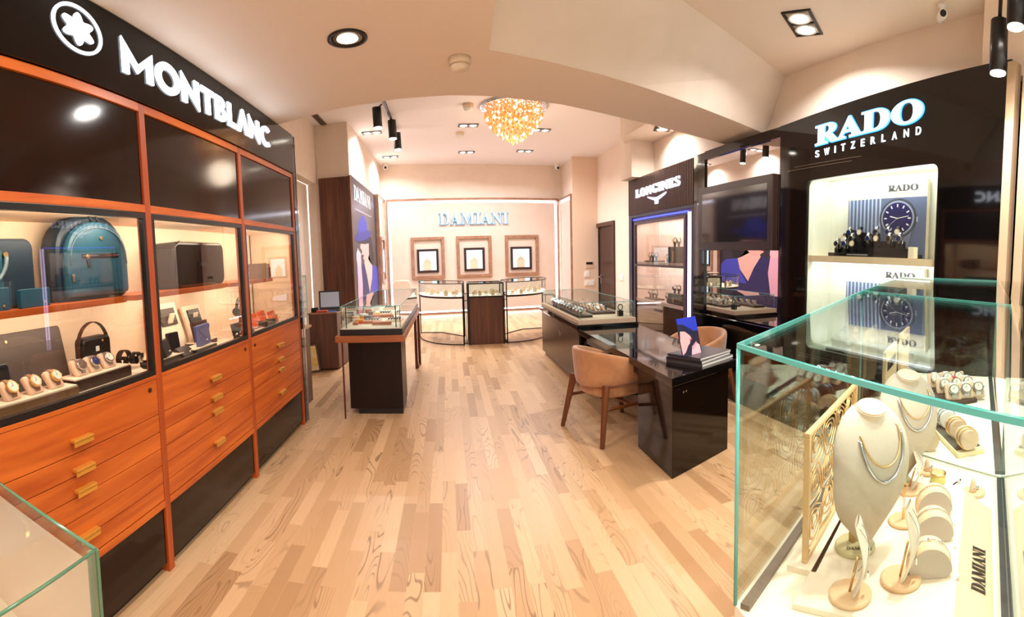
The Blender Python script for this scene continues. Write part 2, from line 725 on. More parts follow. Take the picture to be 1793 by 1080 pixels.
def wallpoly(name, pts, m=M_wall, thick=None):
    """flat polygon with real thickness along a vector"""
    t = Vector(thick)
    P = [Vector(p) for p in pts]
    n = len(P)
    b = MB()
    b.add(P + [p + t for p in P], [tuple(range(n))[::-1], tuple(range(n, 2 * n))] + [(i, (i + 1) % n, n + (i + 1) % n, n + i) for i in range(n)])
    return struct(b.build(name, m))


wallbox('floor', -3.2, 5.2, -3.2, 15.2, -0.1, 0.0, m=M_floor)

ZN, ZP, ZF, ZR = 2.86, 3.36, 4.2, 3.32            # near soffit, front pocket, far hall, right strip
# near ceiling soffit with the band that crosses the shop in front of the hall
far_edge = [(-2.5, 4.50), (-1.49, 4.24), (-0.83, 4.02), (-0.33, 3.93), (0.05, 3.91), (0.34, 3.94), (0.98, 4.10), (1.7, 4.39), (2.58, 4.69), (3.2, 4.9)]
near_edge = [(3.2, 4.20), (3.07, 4.15), (1.45, 3.50), (1.15, 3.40), (0.66, 3.21), (0.30, 3.08)]
lower = [(-2.5, -3.2), (0.22, -3.2), (0.30, 3.08)]
outline = far_edge + near_edge[:-1] + [(0.30, 3.08), (0.28, 2.52), (0.22, -3.2), (-2.5, -3.2)]
struct(MB().prism(outline[::-1], ZN, 4.35).build('ceiling', M_ceil))
# front pocket ceiling, higher, its edge along the band
struct(MB().prism([(0.15, -3.2), (3.3, -3.2), (3.3, 4.4), (0.3, 3.2)], ZP, ZP + 0.1).build('ceiling', M_ceil))
# sloping face between the band and the pocket ceiling
wallpoly('ceiling', [(0.30, 3.08, ZN), (1.45, 3.50, ZN), (3.2, 4.20, ZN), (3.2, 3.90, ZP), (1.62, 3.15, ZP), (0.30, 2.72, ZP)], M_wall, (0, 0.02, 0.05))  # shading put into the colour, darker paint than the ceiling around it
# hall ceiling and the lower strip on the right
struct(MB().box(-2.7, 4.3, 3.9, 15, ZF, ZF + 0.1).build('ceiling', M_ceil_far))
struct(MB().prism([(2.62, 4.6), (3.3, 4.8), (3.3, 7.3), (2.78, 7.3), (2.62, 7.0)], ZR, ZF).build('ceiling', M_ceil))

# left side
wallbox('wall_left', -2.6, -2.42, 4.2, 9.1, 3.10, ZF)
wallbox('wall_left', -2.75, -2.62, 4.2, 7.15, 0, 3.10)
wallbox('wall_left', -2.75, -2.62, 8.35, 9.1, 0, 3.10)
wallbox('wall_left', -2.75, -2.62, 7.15, 8.35, 2.95, 3.10)
wallbox('wall_left', -2.6, -2.0, -3.2, 4.62, 0, ZN)
wallbox('wall_left', -2.6, -1.78, 9.12, 13.6, 0, ZF)       # column block behind the poster
B0, B1 = Vector((-1.80, 13.59, 0)), Vector((4.2, 14.43, 0))
BT = (B1 - B0).normalized()
BN = Vector((BT.y, -BT.x, 0))                               # faces the camera
wallpoly('wall_back', [B0, B1, B1 + Vector((0, 0, ZF)), B0 + Vector((0, 0, ZF))], M_wall, -BN * 0.12)
# right side
wallbox('wall_right', 3.42, 3.8, 12.9, 14.5, 0, ZF)          # stub that carries the right light panel
wallbox('wall_right', 3.36, 4.07, 12.80, 12.9, 0, ZF, m=mat('wall_paint_deep', (230, 206, 184), 0.75))
wallbox('wall_right', 4.07, 4.2, 13.75, 14.5, 0, ZF)
wallbox('wall_right', 4.07, 4.2, 7.3, 11.40, 0, ZF)
wallbox('wall_right', 4.07, 4.2, 11.40, 13.75, 2.42, ZF)
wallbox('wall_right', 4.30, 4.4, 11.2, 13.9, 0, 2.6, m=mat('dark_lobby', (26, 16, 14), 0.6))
wallbox('wall_right', 2.78, 4.2, 7.02, 7.50, 2.77, ZF)       # return above the longines cabinet
wallbox('wall_right', 2.96, 4.2, 7.50, 7.62, 0, ZF)
wallbox('wall_right', 3.15, 3.3, -3.2, 7.02, 2.6, ZP + .3)
wallbox('wall_right', 3.35, 3.5, -3.2, 7.5, 0, 2.8, m=M_blackg)
wallbox('wall_right', 2.98, 3.16, 1.28, 1.62, 2.82, ZP, m=mat('pale_pillar', (244, 226, 208), 0.7))

# doorway in the right wall of the hall
M_door = wood('dark_door_wood', (44, 22, 16), (62, 32, 24), 'z', 0.3)
b = MB().box(4.02, 4.2, 11.40, 11.50, 0, 2.42).box(4.02, 4.2, 13.65, 13.75, 0, 2.42).box(4.02, 4.2, 11.50, 13.65, 2.32, 2.42)
d1 = struct(b.build('door_2', mat('door_casing', (66, 38, 28), 0.35)))
dl = MB().box(4.10, 4.15, 11.50, 12.75, 0.0, 2.32).build('door_leaf', M_door, d1)
MB().cyl((4.10, 12.66, 0.98), (4.04, 12.66, 0.98), 0.02).box(4.03, 4.06, 12.52, 12.68, 0.97, 1.0).build('door_handle', M_steel, d1)
MB().box(4.095, 4.11, 12.63, 12.69, 0.80, 1.04).build('door_plate', M_steel, d1)
# mirrored door in the left recess
b = MB().box(-2.66, -2.60, 7.15, 7.27, 0, 2.95).box(-2.66, -2.60, 8.23, 8.35, 0, 2.95).box(-2.66, -2.60, 7.27, 8.23, 2.85, 2.95)
d2 = struct(b.build('door_1', mat('grey_brown_frame', (112, 92, 76), 0.5)))
MB().box(-2.65, -2.63, 7.27, 8.23, 0, 2.85).build('door_glass', M_screen, d2)

# front right: metal profile and dark pane of the shop entrance
b = MB().box(2.84, 2.92, 1.30, 1.36, 0.0, 2.86).box(2.86, 2.92, 1.20, 1.26, 0, 2.86)
d3 = struct(b.build('window_1', mat('champagne_profile', (196, 168, 138), 0.35, metal=0.3)))
MB().box(2.90, 2.92, -1.0, 1.20, 0, 2.86).build('window_glass', mat('dark_green_glass', (10, 18, 10), 0.06, spec=0.7), d3)

# ================================================================ CEILING THINGS
def twin(name, x, y, z, rz, label, power, group=None, col=NEUT):
    """recessed twin spot: black frame, two lamps"""
    t = thing(name, label, 'ceiling light', (x, y, z), rz, group)
    f = MB()
    f.box(-.20, .20, -.11, -.09, -.012, .0).box(-.20, .20, .09, .11, -.012, .0).box(-.20, -.185, -.09, .09, -.012, 0).box(.185, .20, -.09, .09, -.012, 0).box(-.008, .008, -.09, .09, -.012, 0)
    f.build('frame', M_black, t, world=False)
    for sx in (-.094, .094):
        r = MB().lathe([(.088, -.010), (.088, -.016), (.070, -.016), (.066, -.004)], (sx, 0, 0), 24)
        r.build('lamp_ring', M_white, t, world=False)
        l = MB().lathe([(.062, -.013), (.03, -.018), (.001, -.019)], (sx, 0, 0), 20)
        l.build('lens', M_bulb, t, world=False)
    for sx in (-.094, .094):
        o = lamp('lamp', (0, 0, 0), power, col, 0.11, spread=150)
        o.parent = t
        o.location = (sx, 0, -.03)
    return t


twins = [
    (-1.45, 10.05, 'twin recessed spotlight beside the left wall, nearer one of the pair there'),
    (-1.36, 12.52, 'twin recessed spotlight beside the left wall, close to the far wall'),
    (0.50, 9.88, 'twin recessed spotlight in the middle of the hall ceiling, left of the chandelier'),
    (0.56, 12.36, 'twin recessed spotlight in the middle of the hall ceiling above the far sign'),
    (2.01, 12.27, 'twin recessed spotlight right of centre near the far wall'),
    (2.02, 10.21, 'twin recessed spotlight partly hidden by the right edge of the chandelier')]
for x, y, lab in twins:
    twin('recessed_spotlight', x, y, ZF, 0.05, lab, 46, 'twin spotlights in the hall ceiling', HALL)
twin('recessed_spotlight', 2.90, 6.16, ZR, 1.25, 'twin recessed spotlight in the lowered ceiling above the ribbed sign board', 22)
twin('recessed_spotlight', 2.53, 2.91, ZP, -1.25 + pi / 2 + 0.25, 'large twin recessed spotlight in the front right ceiling', 40)
for x, y, z in ((1.6, 0.6, ZP), (1.7, -1.6, ZP)):  # unseen spotlights added to light the near end of the shop
    twin('recessed_spotlight', x, y, z, 0.2, 'added twin recessed spotlight overhead, outside the picture', 40, 'added overhead spotlights near the viewer')

# round downlights in the near soffit
def downlight(x, y, label, power):
    t = thing('downlight', label, 'ceiling light', (x, y, ZN))
    MB().lathe([(.115, 0), (.115, -.008), (.098, -.010), (.092, .0)], n=36).build('trim_ring', M_black, t, world=False)
    MB().lathe([(.092, -.002), (.080, -.004)], n=36).build('reflector', mat('satin_reflector', (120, 110, 100), 0.25, metal=0.9), t, world=False)
    MB().lathe([(.060, -.006), (.04, -.014), (.001, -.018)], n=28).build('lens', M_bulb, t, world=False)
    o = lamp('lamp', (0, 0, 0), power, NEUT, 0.13)
    o.parent = t
    o.location = (0, 0, -.03)


downlight(-0.52, 2.80, 'round black downlight set in the near ceiling', 34)
for x, y, lab in ((-0.55, 1.1, 'round black downlight above the viewer, first one out of the picture'), (-0.6, -0.6, 'round black downlight just behind the viewer'), (-0.6, -2.2, 'round black downlight farthest behind the viewer')):
    downlight(x, y, lab, 34)

# smoke detectors
def detector(x, y, z, s, label, body=M_smoke):
    t = thing('smoke_detector', label, 'smoke detector', (x, y, z))
    MB().lathe([(.070 * s, 0), (.070 * s, -.035 * s), (.062 * s, -.045 * s)], n=30).build('base', body, t, world=False)
    MB().lathe([(.060 * s, -.047 * s), (.060 * s, -.055 * s), (.052 * s, -.078 * s), (.015 * s, -.088 * s), (.001, -.089 * s)], n=30).build('sensor_head', M_white if s > 1 else body, t, world=False)


detector(0.12, 3.20, ZN, 1.0, 'round smoke detector on the near ceiling')
detector(0.44, 8.55, ZF, 1.35, 'flat round smoke detector just past the ceiling band, left of the chandelier')
detector(0.35, 10.45, ZF, 1.2, 'small smoke detector just behind the middle twin spotlight')

# ventilation grille
t = thing('air_vent', 'narrow slotted air vent in the ceiling at the left corner', 'air vent', (-2.22, 8.72, ZF))
MB().box(-.06, .06, -.46, .46, -.012, 0).build('frame', mat('vent_frame', (150, 128, 110), 0.5), t, world=False)
b = MB()
for k in range(3):
    b.box(-.040 + k * .032, -.024 + k * .032, -.43, .43, -.02, -.011)
b.build('slot', M_black, t, world=False)

# dome cameras
for x, y, z, n, lab in ((-1.60, 13.35, ZF - .12, 0, 'small white security camera in the left corner of the hall ceiling'), (3.22, 13.95, ZF - .12, 0, 'small white security camera in the right corner of the hall ceiling')):
    t = thing('security_camera', lab, 'camera', (x, y, z))
    MB().lathe([(.07, .12), (.07, .08), (.05, .06)], n=20).build('mount', M_white, t, world=False)
    MB().ball((0, 0, .03), .07).build('body', M_white, t, world=False)
    MB().cyl((.01, -.05, .01), (.015, -.085, -.005), .032).build('lens', M_black, t, world=False)
t = thing('security_camera', 'white bullet security camera on the ceiling above the black fascia', 'camera', (2.93, 1.93, ZP))
MB().lathe([(.03, 0), (.03, -.02), (.01, -.03), (.01, -.06)], n=16).build('mount', M_white, t, world=False)
MB().cyl((.03, .03, -.08), (-.07, -.06, -.10), .030, n=18).build('body', M_white, t, world=False)
MB().cyl((-.068, -.058, -.0995), (-.075, -.064, -.101), .022, n=18).build('lens', M_black, t, world=False)

# ceiling track with three heads
t = thing('track_light', 'black ceiling track with three cylinder spotlights', 'track light', (-0.95, 8.9, ZF))
MB().box(-.02, .02, -1.0, 1.05, -.05, 0).build('rail', M_black, t, world=False)
for i, (yy, dx) in enumerate(((-.75, -.13), (.05, .03), (.95, .03))):
    h = MB().cyl((dx * .3, yy, -.05), (dx, yy, -.12), .012, n=10).cyl((dx, yy, -.10), (dx + .01, yy, -.42), .075, n=24).build('spotlight_head', M_black, t, world=False)
    MB().cyl((dx + .01, yy, -.415), (dx + .01, yy, -.435), .062, n=24).build('lens', M_bulb, h, world=False)
    o = lamp('lamp', (0, 0, 0), 20, HALL, 0.1, spread=120)
    o.parent = t
    o.location = (dx, yy, -.46)

# two big cylinder spots at the top right, on the front track
t = thing('track_light', 'two black cylinder spotlights hanging at the top right corner', 'track light', (2.62, 1.3, ZP))
MB().box(-.3, .0, -.09, -.06, -.03, 0).box(-.02, .02, -.5, .35, -.03, 0).build('rail', M_black, t, world=False)
for x0, y0, z1, dx in ((0.0, .02, -.66, -.0), (-.09, -.12, -.46, .0)):
    h = MB().cyl((x0, y0, -.03), (x0, y0, z1 + .30), .012, n=10).cyl((x0, y0, z1 + .30), (x0 - .01, y0 - .01, z1), .052, n=28).build('spotlight_head', M_black, t, world=False)
    MB().cyl((x0 - .01, y0 - .01, z1 + .002), (x0 - .01, y0 - .01, z1 - .006), .045, n=28).build('lens', M_bulb, h, world=False)
    o = lamp('lamp', (0, 0, 0), 16, NEUT, 0.08, spread=110)
    o.parent = t
    o.location = (x0 - .01, y0 - .01, z1 - .03)

M_candle = emis('candle_bulb', (255, 206, 140), 18)
# chandelier: chrome plate, tapering tiers of crystal drops
cx, cy = 1.24, 8.66
t = thing('chandelier', 'golden crystal chandelier with tapering tiers under a chrome plate', 'chandelier', (cx, cy, ZF))
MB().lathe([(.60, 0), (.60, -.035), (.57, -.045), (.1, -.046)], n=48).build('ceiling_plate', M_chrome, t, world=False)
rnd = random.Random(4)
tiers = [(.50, -.16), (.47, -.24), (.43, -.31), (.37, -.38), (.30, -.45), (.22, -.51), (.14, -.56), (.06, -.61)]
for k, (r, z) in enumerate(tiers):
    b = MB()
    n = max(4, int(2 * pi * r / .075))
    for i in range(n):
        a = 2 * pi * (i + .5 * (k % 2)) / n
        x, y = r * cos(a), r * sin(a)
        zz = z + rnd.uniform(-.02, .02)
        b.tube([(x, y, -.045), (x, y, zz)], .0025, n=4)
        s = .026
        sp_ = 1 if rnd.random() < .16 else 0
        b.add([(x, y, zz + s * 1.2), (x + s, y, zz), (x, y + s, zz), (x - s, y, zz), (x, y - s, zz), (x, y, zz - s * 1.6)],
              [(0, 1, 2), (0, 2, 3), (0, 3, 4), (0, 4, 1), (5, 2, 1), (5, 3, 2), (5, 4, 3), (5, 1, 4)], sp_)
        for zq in (-.09, -.16, -.25, -.34):
            if zq > zz + .05:
                q = .016
                b.add([(x, y, zq + q), (x + q, y, zq), (x, y + q, zq), (x - q, y, zq), (x, y - q, zq), (x, y, zq - q)],
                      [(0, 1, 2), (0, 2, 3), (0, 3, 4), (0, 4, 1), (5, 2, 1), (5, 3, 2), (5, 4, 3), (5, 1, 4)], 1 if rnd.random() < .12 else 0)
    b.build('crystal_tier', [M_crystal_glow, M_spark], t, world=False)
for i in range(14):
    a, r = i * 2.4, .06 + .32 * (i / 14)
    MB().ball((r * cos(a), r * sin(a), -.12 - .18 * (1 - r / .4)), .022, 8, 5).build('bulb', M_candle, t, world=False)
o = lamp('lamp', (0, 0, 0), 50, WARM, 0.25, kind='POINT')
o.parent = t
o.location = (0, 0, -.75)

# ================================================================ LEFT CABINET WALL
XF = -1.46
posts = [0.86, 2.09, 3.31, 4.55]
rows = [1.045, .855, .76, .67, .58, .485, .395]
cabs = []
labs = ['cherry wood display cabinet nearest the viewer, with the teal backpack behind its glass',
        'cherry wood display cabinet in the middle, with the blue wallet behind its glass',
        'cherry wood display cabinet at the far end, with orange leather goods behind its glass']
for k in range(3):
    y0, y1 = posts[k], posts[k + 1]
    t = thing('display_cabinet', labs[k], 'cabinet', ((XF - .27), (y0 + y1) / 2, 0), 0, 'wall of cherry wood cabinets')
    cabs.append(t)
    ya, yb = y0 + .05, y1
    b = MB().box(XF - .06, XF + .0, y0, ya, 0, 2.48)
    if k == 2:
        b.box(XF - .06, XF, y1, y1 + .05, 0, 2.48)
    b.build('post', M_orange_z, t, bevel=.002)
    for za, zb_ in ((2.435, 2.48), (1.915, 1.955), (1.045, 1.065), (.355, .39)):
        MB().box(XF - .04, XF, ya, yb, za, zb_).build('rail', M_orange, t, bevel=.002)
    # dark panel above and below
    MB().box(XF - .03, XF - .012, ya + .004, yb - .004, 1.958, 2.432).build('upper_panel', M_bronze, t)
    MB().box(XF - .03, XF - .012, ya + .006, yb - .006, .05, .35).build('base_panel', M_bronze, t)
    MB().box(XF - .08, XF - .05, ya, yb, 0, .06).build('plinth', M_black, t)
    # glazed door with its black frame
    fr = MB().box(XF - .03, XF - .002, ya + .003, ya + .028, 1.068, 1.912).box(XF - .03, XF - .002, yb - .028, yb - .003, 1.068, 1.912)
    fr.box(XF - .03, XF - .002, ya + .028, yb - .028, 1.068, 1.095).box(XF - .03, XF - .002, ya + .028, yb - .028, 1.885, 1.912)
    dr = fr.build('glass_door', M_black, t)
    MB().box(XF - .020, XF - .016, ya + .028, yb - .028, 1.095, 1.885).build('pane', M_glassd, dr)
    # lit niche
    b = MB().box(XF - .50, XF - .48, y0, yb, 1.02, 1.93).box(XF - .48, XF - .06, y0, yb, 1.915, 1.93)
    if k == 0:
        b.box(XF - .48, XF - .06, y0, y0 + .012, 1.06, 1.915)
    if k == 2:
        b.box(XF - .48, XF - .06, yb + .03, yb + .045, 1.06, 1.93).box(XF - .48, XF - .06, yb, yb + .03, 1.915, 1.93)
    b.build('niche_lining', M_cream, t)
    MB().box(XF - .48, XF - .032, y0 + .012, yb + (.03 if k == 2 else .0), 1.03, 1.066).build('niche_floor', M_creamw, t)
    ye = (yb - .03, yb - .06, ya + .90)[k]
    MB().box(XF - .48, XF - .14, ya + .012, ye, 1.455, 1.485).build('shelf', M_orange, t)
    MB().box(XF - .10, XF - .085, ya + .05, yb - .05, 1.900, 1.914).build('light_strip', M_ledw, t)
    lamp('niche_lamp', (XF - .07, (ya + yb) / 2, 1.88), 12, WARM, .06, yb - ya - .15, aim=(-.85, 0, -.55), parent=t)
    lamp('shelf_lamp', (XF - .17, (ya + ye) / 2, 1.43), 6, WARM, .05, ye - ya - .15, aim=(-.85, 0, -.55), parent=t)
    # drawers with handles
    for r in range(6):
        zt, zb = rows[r], rows[r + 1]
        d = MB().box(XF - .03, XF - .002, ya + .003, yb - .003, zb + .002, zt - .002).build('drawer', M_orange, t, bevel=.0015)
        if r in (0, 1, 2, 4):
            yc = (ya + yb) / 2 + (-.03, .0, .0)[k]
            if k == 0:
                yc = 1.485
            zc = [.915, .79, 0, .50][r if r < 2 else 3] if r != 2 else .70
            h = MB().box(XF - .002, XF + .028, yc - .06, yc + .06, zc - .006, zc + .008).box(XF + .020, XF + .028, yc - .06, yc + .06, zc - .022, zc)
            h.build('handle', M_brass, d, bevel=.002)
        if r == 0:
            for yl in ((2.02,), (3.235,), (3.42,))[k]:
                MB().cyl((XF - .003, yl, 1.0), (XF + .004, yl, 1.0), .012, n=18).build('lock', mat('dark_lock', (70, 46, 34), 0.4, metal=0.6), d)
    # inner sides of the drawer box
    MB().box(XF - .48, XF - .04, ya, yb, .36, 1.03).build('carcass', M_orange, t)

# fascia with the illuminated name
t = thing('illuminated_sign', 'long black glossy fascia with white illuminated lettering above the cherry cabinets', 'sign', (-1.6, 2.7, 2.48))
MB().box(XF - .3, XF + .015, .4, 4.60, 2.482, 2.855).build('fascia_board', M_sign, t)
LX = XF + .016
ring = [circle(0, 0, .145), circle(0, 0, .128)[::-1]]
U, V, N = (0, 1.12, 0), (0, 0, .72), (1, 0, 0)
shape('logo_ring', ring, .006, M_letter, t, (LX, 1.645, 2.695), U, V, N)
star = []
for i in range(72):
    a = 2 * pi * i / 72 + pi / 6
    r = .094 * (.80 + .20 * cos(6 * a - pi)) + .004
    star.append((r * cos(a), r * sin(a)))
shape('logo_star', [star], .008, M_letter, t, (LX, 1.645, 2.695), U, V, N)
def arc(cx, cy, r, a0, a1, n=14, ry=None):
    ry = ry or r
    return [(cx + r * cos(a0 + (a1 - a0) * i / n), cy + ry * sin(a0 + (a1 - a0) * i / n)) for i in range(n + 1)]
G = {
    'M': (1.10, [[(0, 0), (.22, 0), (.22, .52), (.53, .14), (.86, .52), (.86, 0), (1.10, 0), (1.10, 1.0), (.54, .42), (0, 1.08)]]),
    'O': (1.06, [arc(.53, .5, .53, 0, 2 * pi, 36)[:-1], arc(.53, .5, .29, 0, 2 * pi, 36)[:-1][::-1]]),
    'N': (.86, [[(0, 0), (.24, 0), (.24, .50), (.86, -.10), (.86, 1.0), (.62, 1.0), (.62, .42), (0, 1.08)]]),
    'T': (.72, [[(.24, 0), (.48, 0), (.48, .78), (.72, .78), (.72, 1.0), (0, 1.0), (0, .78), (.24, .78)]]),
    'B': (.68, [[(0, 0), (.36, 0)] + arc(.38, .29, .29, -pi / 2, pi / 2 * .75, 10) + arc(.34, .75, .25, -pi / 4, pi / 2, 10) + [(0, 1.0)],
                [(.22, .42), (.34, .42)] + arc(.36, .31, .10, pi / 2, -pi / 2, 8) + [(.22, .20)], [(.22, .80), (.32, .80)] + arc(.33, .72, .075, pi / 2, -pi / 2, 8) + [(.22, .62)]]),
    'L': (.56, [[(0, 0), (.56, 0), (.56, .22), (.24, .22), (.24, 1.0), (0, 1.0)]]),
    'A': (.90, [[(0, 0), (.25, 0), (.46, .60), (.65, 0), (.90, 0), (.52, 1.08), (.40, 1.08)]]),
    'C': (.80, [arc(.52, .5, .52, pi * .27, pi * 1.73, 24) + arc(.52, .5, .29, pi * 1.70, pi * .30, 20)]),
}
y = 0
ADV = {'M': 1.20, 'O': 1.14, 'N': .98, 'T': .80, 'B': .78, 'L': .62, 'A': .94, 'C': .8}
tot = sum(ADV[c] for c in 'MONTBLANC')
sc_y = (3.94 - 1.95) / tot
for c in 'MONTBLANC':
    shape('letter', G[c][1], .010, M_letter, t, (LX, 1.95 + y * sc_y, 2.592), (0, sc_y, 0), (0, 0, .160), (1, 0, 0))
    y += ADV[c]

# polished end strip and slim glass tower
t = thing('end_panel', 'narrow black mirror-polished panel closing the far end of the cherry cabinets', 'panel', (-1.6, 4.66, 0))
MB().box(XF - .5, XF + .004, 4.605, 4.70, 0.02, 2.855).build('panel', M_blackg, t)
MB().box(XF - .0, XF + .010, 4.690, 4.705, 0.0, 2.855).build('chrome_edge', M_chrome, t)

t = thing('glass_showcase', 'slim tall glass showcase on a wooden pedestal past the cherry cabinets', 'showcase', (-1.72, 5.33, 0))
MB().box(-1.86, -1.62, 5.22, 5.44, 0, .86).build('pedestal', M_walnut, t)
MB().box(-1.88, -1.60, 5.20, 5.46, .86, .885).build('top_board', mat('light_oak', (196, 156, 110), .5), t)
b = MB()
for x, y in ((-1.85, 5.23), (-1.63, 5.23), (-1.63, 5.43), (-1.85, 5.43)):
    b.box(x - .003, x + .003, y - .003, y + .003, .885, 1.47)
b.build('glass_edge', M_edge, t)
MB().box(-1.851, -1.849, 5.23, 5.43, .885, 1.47).box(-1.631, -1.629, 5.23, 5.43, .885, 1.47).box(-1.85, -1.63, 5.229, 5.231, .885, 1.47).box(-1.85, -1.63, 5.23, 5.43, 1.468, 1.472).build('glass_pane', M_glass, t)
MB().box(-1.85, -1.63, 5.23, 5.43, 1.16, 1.165).build('glass_shelf', M_glass, t)

# ================================================================ THINGS IN THE CHERRY CABINETS
ZS, ZB = 1.485, 1.066       # shelf top, niche floor


def dome(w, h, n=14, flat=.45):
    """outline of a rucksack front: straight sides, round shoulders"""
    pts = [(-w / 2, 0), (w / 2, 0)]
    for i in range(n + 1):
        a = pi * i / n
        pts.append((w / 2 * cos(a), h * flat + h * (1 - flat) * sin(a) ** .75))
    return pts


# teal backpack
t = thing('backpack', 'large teal leather backpack with a zipped front pocket on the upper shelf', 'backpack', (-1.74, 1.935, ZS), -0.10)
t.scale = (1, .87, 1)
fx = lambda u, v, w: (w, u, v)
MB().prism(dome(.58, .455), -.11, .035, fn=fx).build('body', M_tealdk, t, bevel=.03, world=False)
MB().prism([(u, v + .02) for u, v in dome(.50, .385)], .03, .085, fn=fx).build('front_panel', M_teal, t, bevel=.022, world=False)
o = [(.088, u, v + .02) for u, v in dome(.46, .35)[2:]]
MB().tube(o, .0045, n=6).build('piping', mat('grey_teal', (78, 102, 116), .4), t, world=False)
z = MB().box(.084, .090, -.14, .16, .215, .235).build('zip_pocket', mat('zip_dark', (10, 18, 28), .4), t, world=False)
MB().box(.088, .092, -.14, .16, .222, .228).build('zip_teeth', M_steel, z, world=False)
MB().cyl((.09, -.10, .222), (.098, -.10, .222), .010, n=14).build('zip_pull', M_gold, z, world=False)
MB().prism([(-.115, .21), (-.085, .21), (-.070, .165), (-.10, .165)], .09, .094, fn=fx).build('zip_tab', M_tealdk, z, world=False)
MB().cyl((.086, .02, .315), (.094, .02, .315), .010, n=16).build('stud', M_gold, t, world=False)
MB().tube([(.0, -.05, .43), (.03, -.05, .455), (.06, -.045, .44), (.075, -.03, .40)], .007, n=8).tube([(.0, .0, .43), (.03, .0, .455), (.06, .01, .44), (.075, .02, .40)], .007, n=8).build('handle', mat('strap_dark', (12, 20, 30), .5), t, world=False)
MB().cyl((.086, -.22, .13), (.096, -.22, .13), .008, n=12).box(.088, .094, -.226, -.214, .10, .13).build('zip_slider', M_gold, t, world=False)

# teal briefcase left of it
t = thing('briefcase', 'dark teal leather briefcase with a looped handle at the left end of the upper shelf', 'briefcase', (-1.78, 1.24, ZS))
MB().prism(rrect(-.33, .30, 0, .32, .05), -.05, .05, fn=fx).build('body', M_tealdk, t, bevel=.015, world=False)
MB().prism(rrect(-.33, .10, 0, .27, .02), .05, .062, fn=fx).build('front_panel', M_teal, t, bevel=.004, world=False)
MB().tube([(.068, .14 - .30 * (1 - cos(a)) / 2 - .02, .235 - .13 * sin(a)) for a in [pi * i / 16 for i in range(17)]], .010, n=8).build('handle', mat('handle_teal', (104, 128, 138), .4), t, world=False)
for yy in (.12, -.18):
    MB().cyl((.052, yy, .245), (.068, yy, .245), .012, n=14).build('handle_ring', M_gold, t, world=False)
for y, w_, h, lab in ((1.46, .20, .085, 'small teal card case leaning beside the backpack'), (1.22, .20, .10, 'small teal wallet at the left end of the upper shelf')):
    t = thing('card_case', lab, 'card case', (-1.66, y, ZS), .12)
    MB().prism(rrect(-w_ / 2, w_ / 2, 0, h, .008), -.012, .012, fn=fx).build('body', M_teal, t, bevel=.003, world=False)
    MB().cyl((.012, .06, .02), (.015, .06, .02), .006, n=12).build('stud', M_gold, t, world=False)

# laptop sleeve leaning at the back, small pouch, crossbody bag
t = thing('laptop_sleeve', 'wide dark leather laptop sleeve leaning against the back of the nearest cabinet', 'laptop sleeve', (-1.80, 1.42, ZB))
Mt = Matrix.Rotation(-.22, 4, 'Y')
MB(Mt).prism(rrect(-.42, .37, 0, .30, .02), -.012, .012, fn=fx).build('body', M_grleath, t, bevel=.004, world=False)
MB(Mt).cyl((.012, .0, .26), (.016, .0, .26), .007, n=12).build('stud', M_gold, t, world=False)
t = thing('leather_pouch', 'black leather zip pouch standing in front of the laptop sleeve', 'pouch', (-1.70, 1.13, ZB))
MB(Mt).prism(rrect(-.20, .20, 0, .185, .02), -.02, .02, fn=fx).build('body', M_leath, t, bevel=.008, world=False)
MB(Mt).box(.018, .024, -.19, .19, .160, .168).build('zip', M_black, t, world=False)
t = thing('crossbody_bag', 'small black crossbody bag with a looped brown strap', 'bag', (-1.72, 1.90, ZB))
MB().prism(rrect(-.105, .105, 0, .225, .03), -.04, .035, fn=fx).build('body', M_leath, t, bevel=.012, world=False)
MB().band([(-.0, -.118 + .0 * i, .05 + .02 * i) for i in range(7)] + [(0, -.118 * cos(a), .17 + .13 * sin(a)) for a in [pi * i / 14 for i in range(1, 14)]] + [(0, .118, .17 - .02 * i) for i in range(6)], (.012, 0, 0), .005).build('strap', M_brleath, t, world=False)
MB().box(.035, .038, -.02, .005, .15, .175).build('emblem_tab', M_white, t, world=False)
MB().cyl((.035, .035, .20), (.040, .035, .20), .006, n=12).build('stud', M_gold, t, world=False)

# coiled belts
def belt(name, x, y, r, lab, m):
    t = thing(name, lab, 'belt', (x, y, ZB))
    pts = [(0, (r - .0016 * k) * cos(a), r + (r - .0016 * k) * sin(a)) for k, a in enumerate([2 * pi * i / 24 for i in range(44)])]
    MB().band(pts, (.016, .004, 0), .004).build('strap', m, t, world=False)
    MB().box(-.020, .020, r - .006, r + .010, r - .03, r + .03).build('buckle', M_steel, t, world=False)


belt('belt', -1.70, 2.12, .062, 'coiled brown leather belt beside the crossbody bag', M_brleath)
belt('belt', -1.68, 2.20, .050, 'coiled black belt with a steel buckle nearest the glass', M_leath)
belt('belt', -1.54, 2.11, .035, 'smallest coiled black belt in the corner of the niche', M_leath)


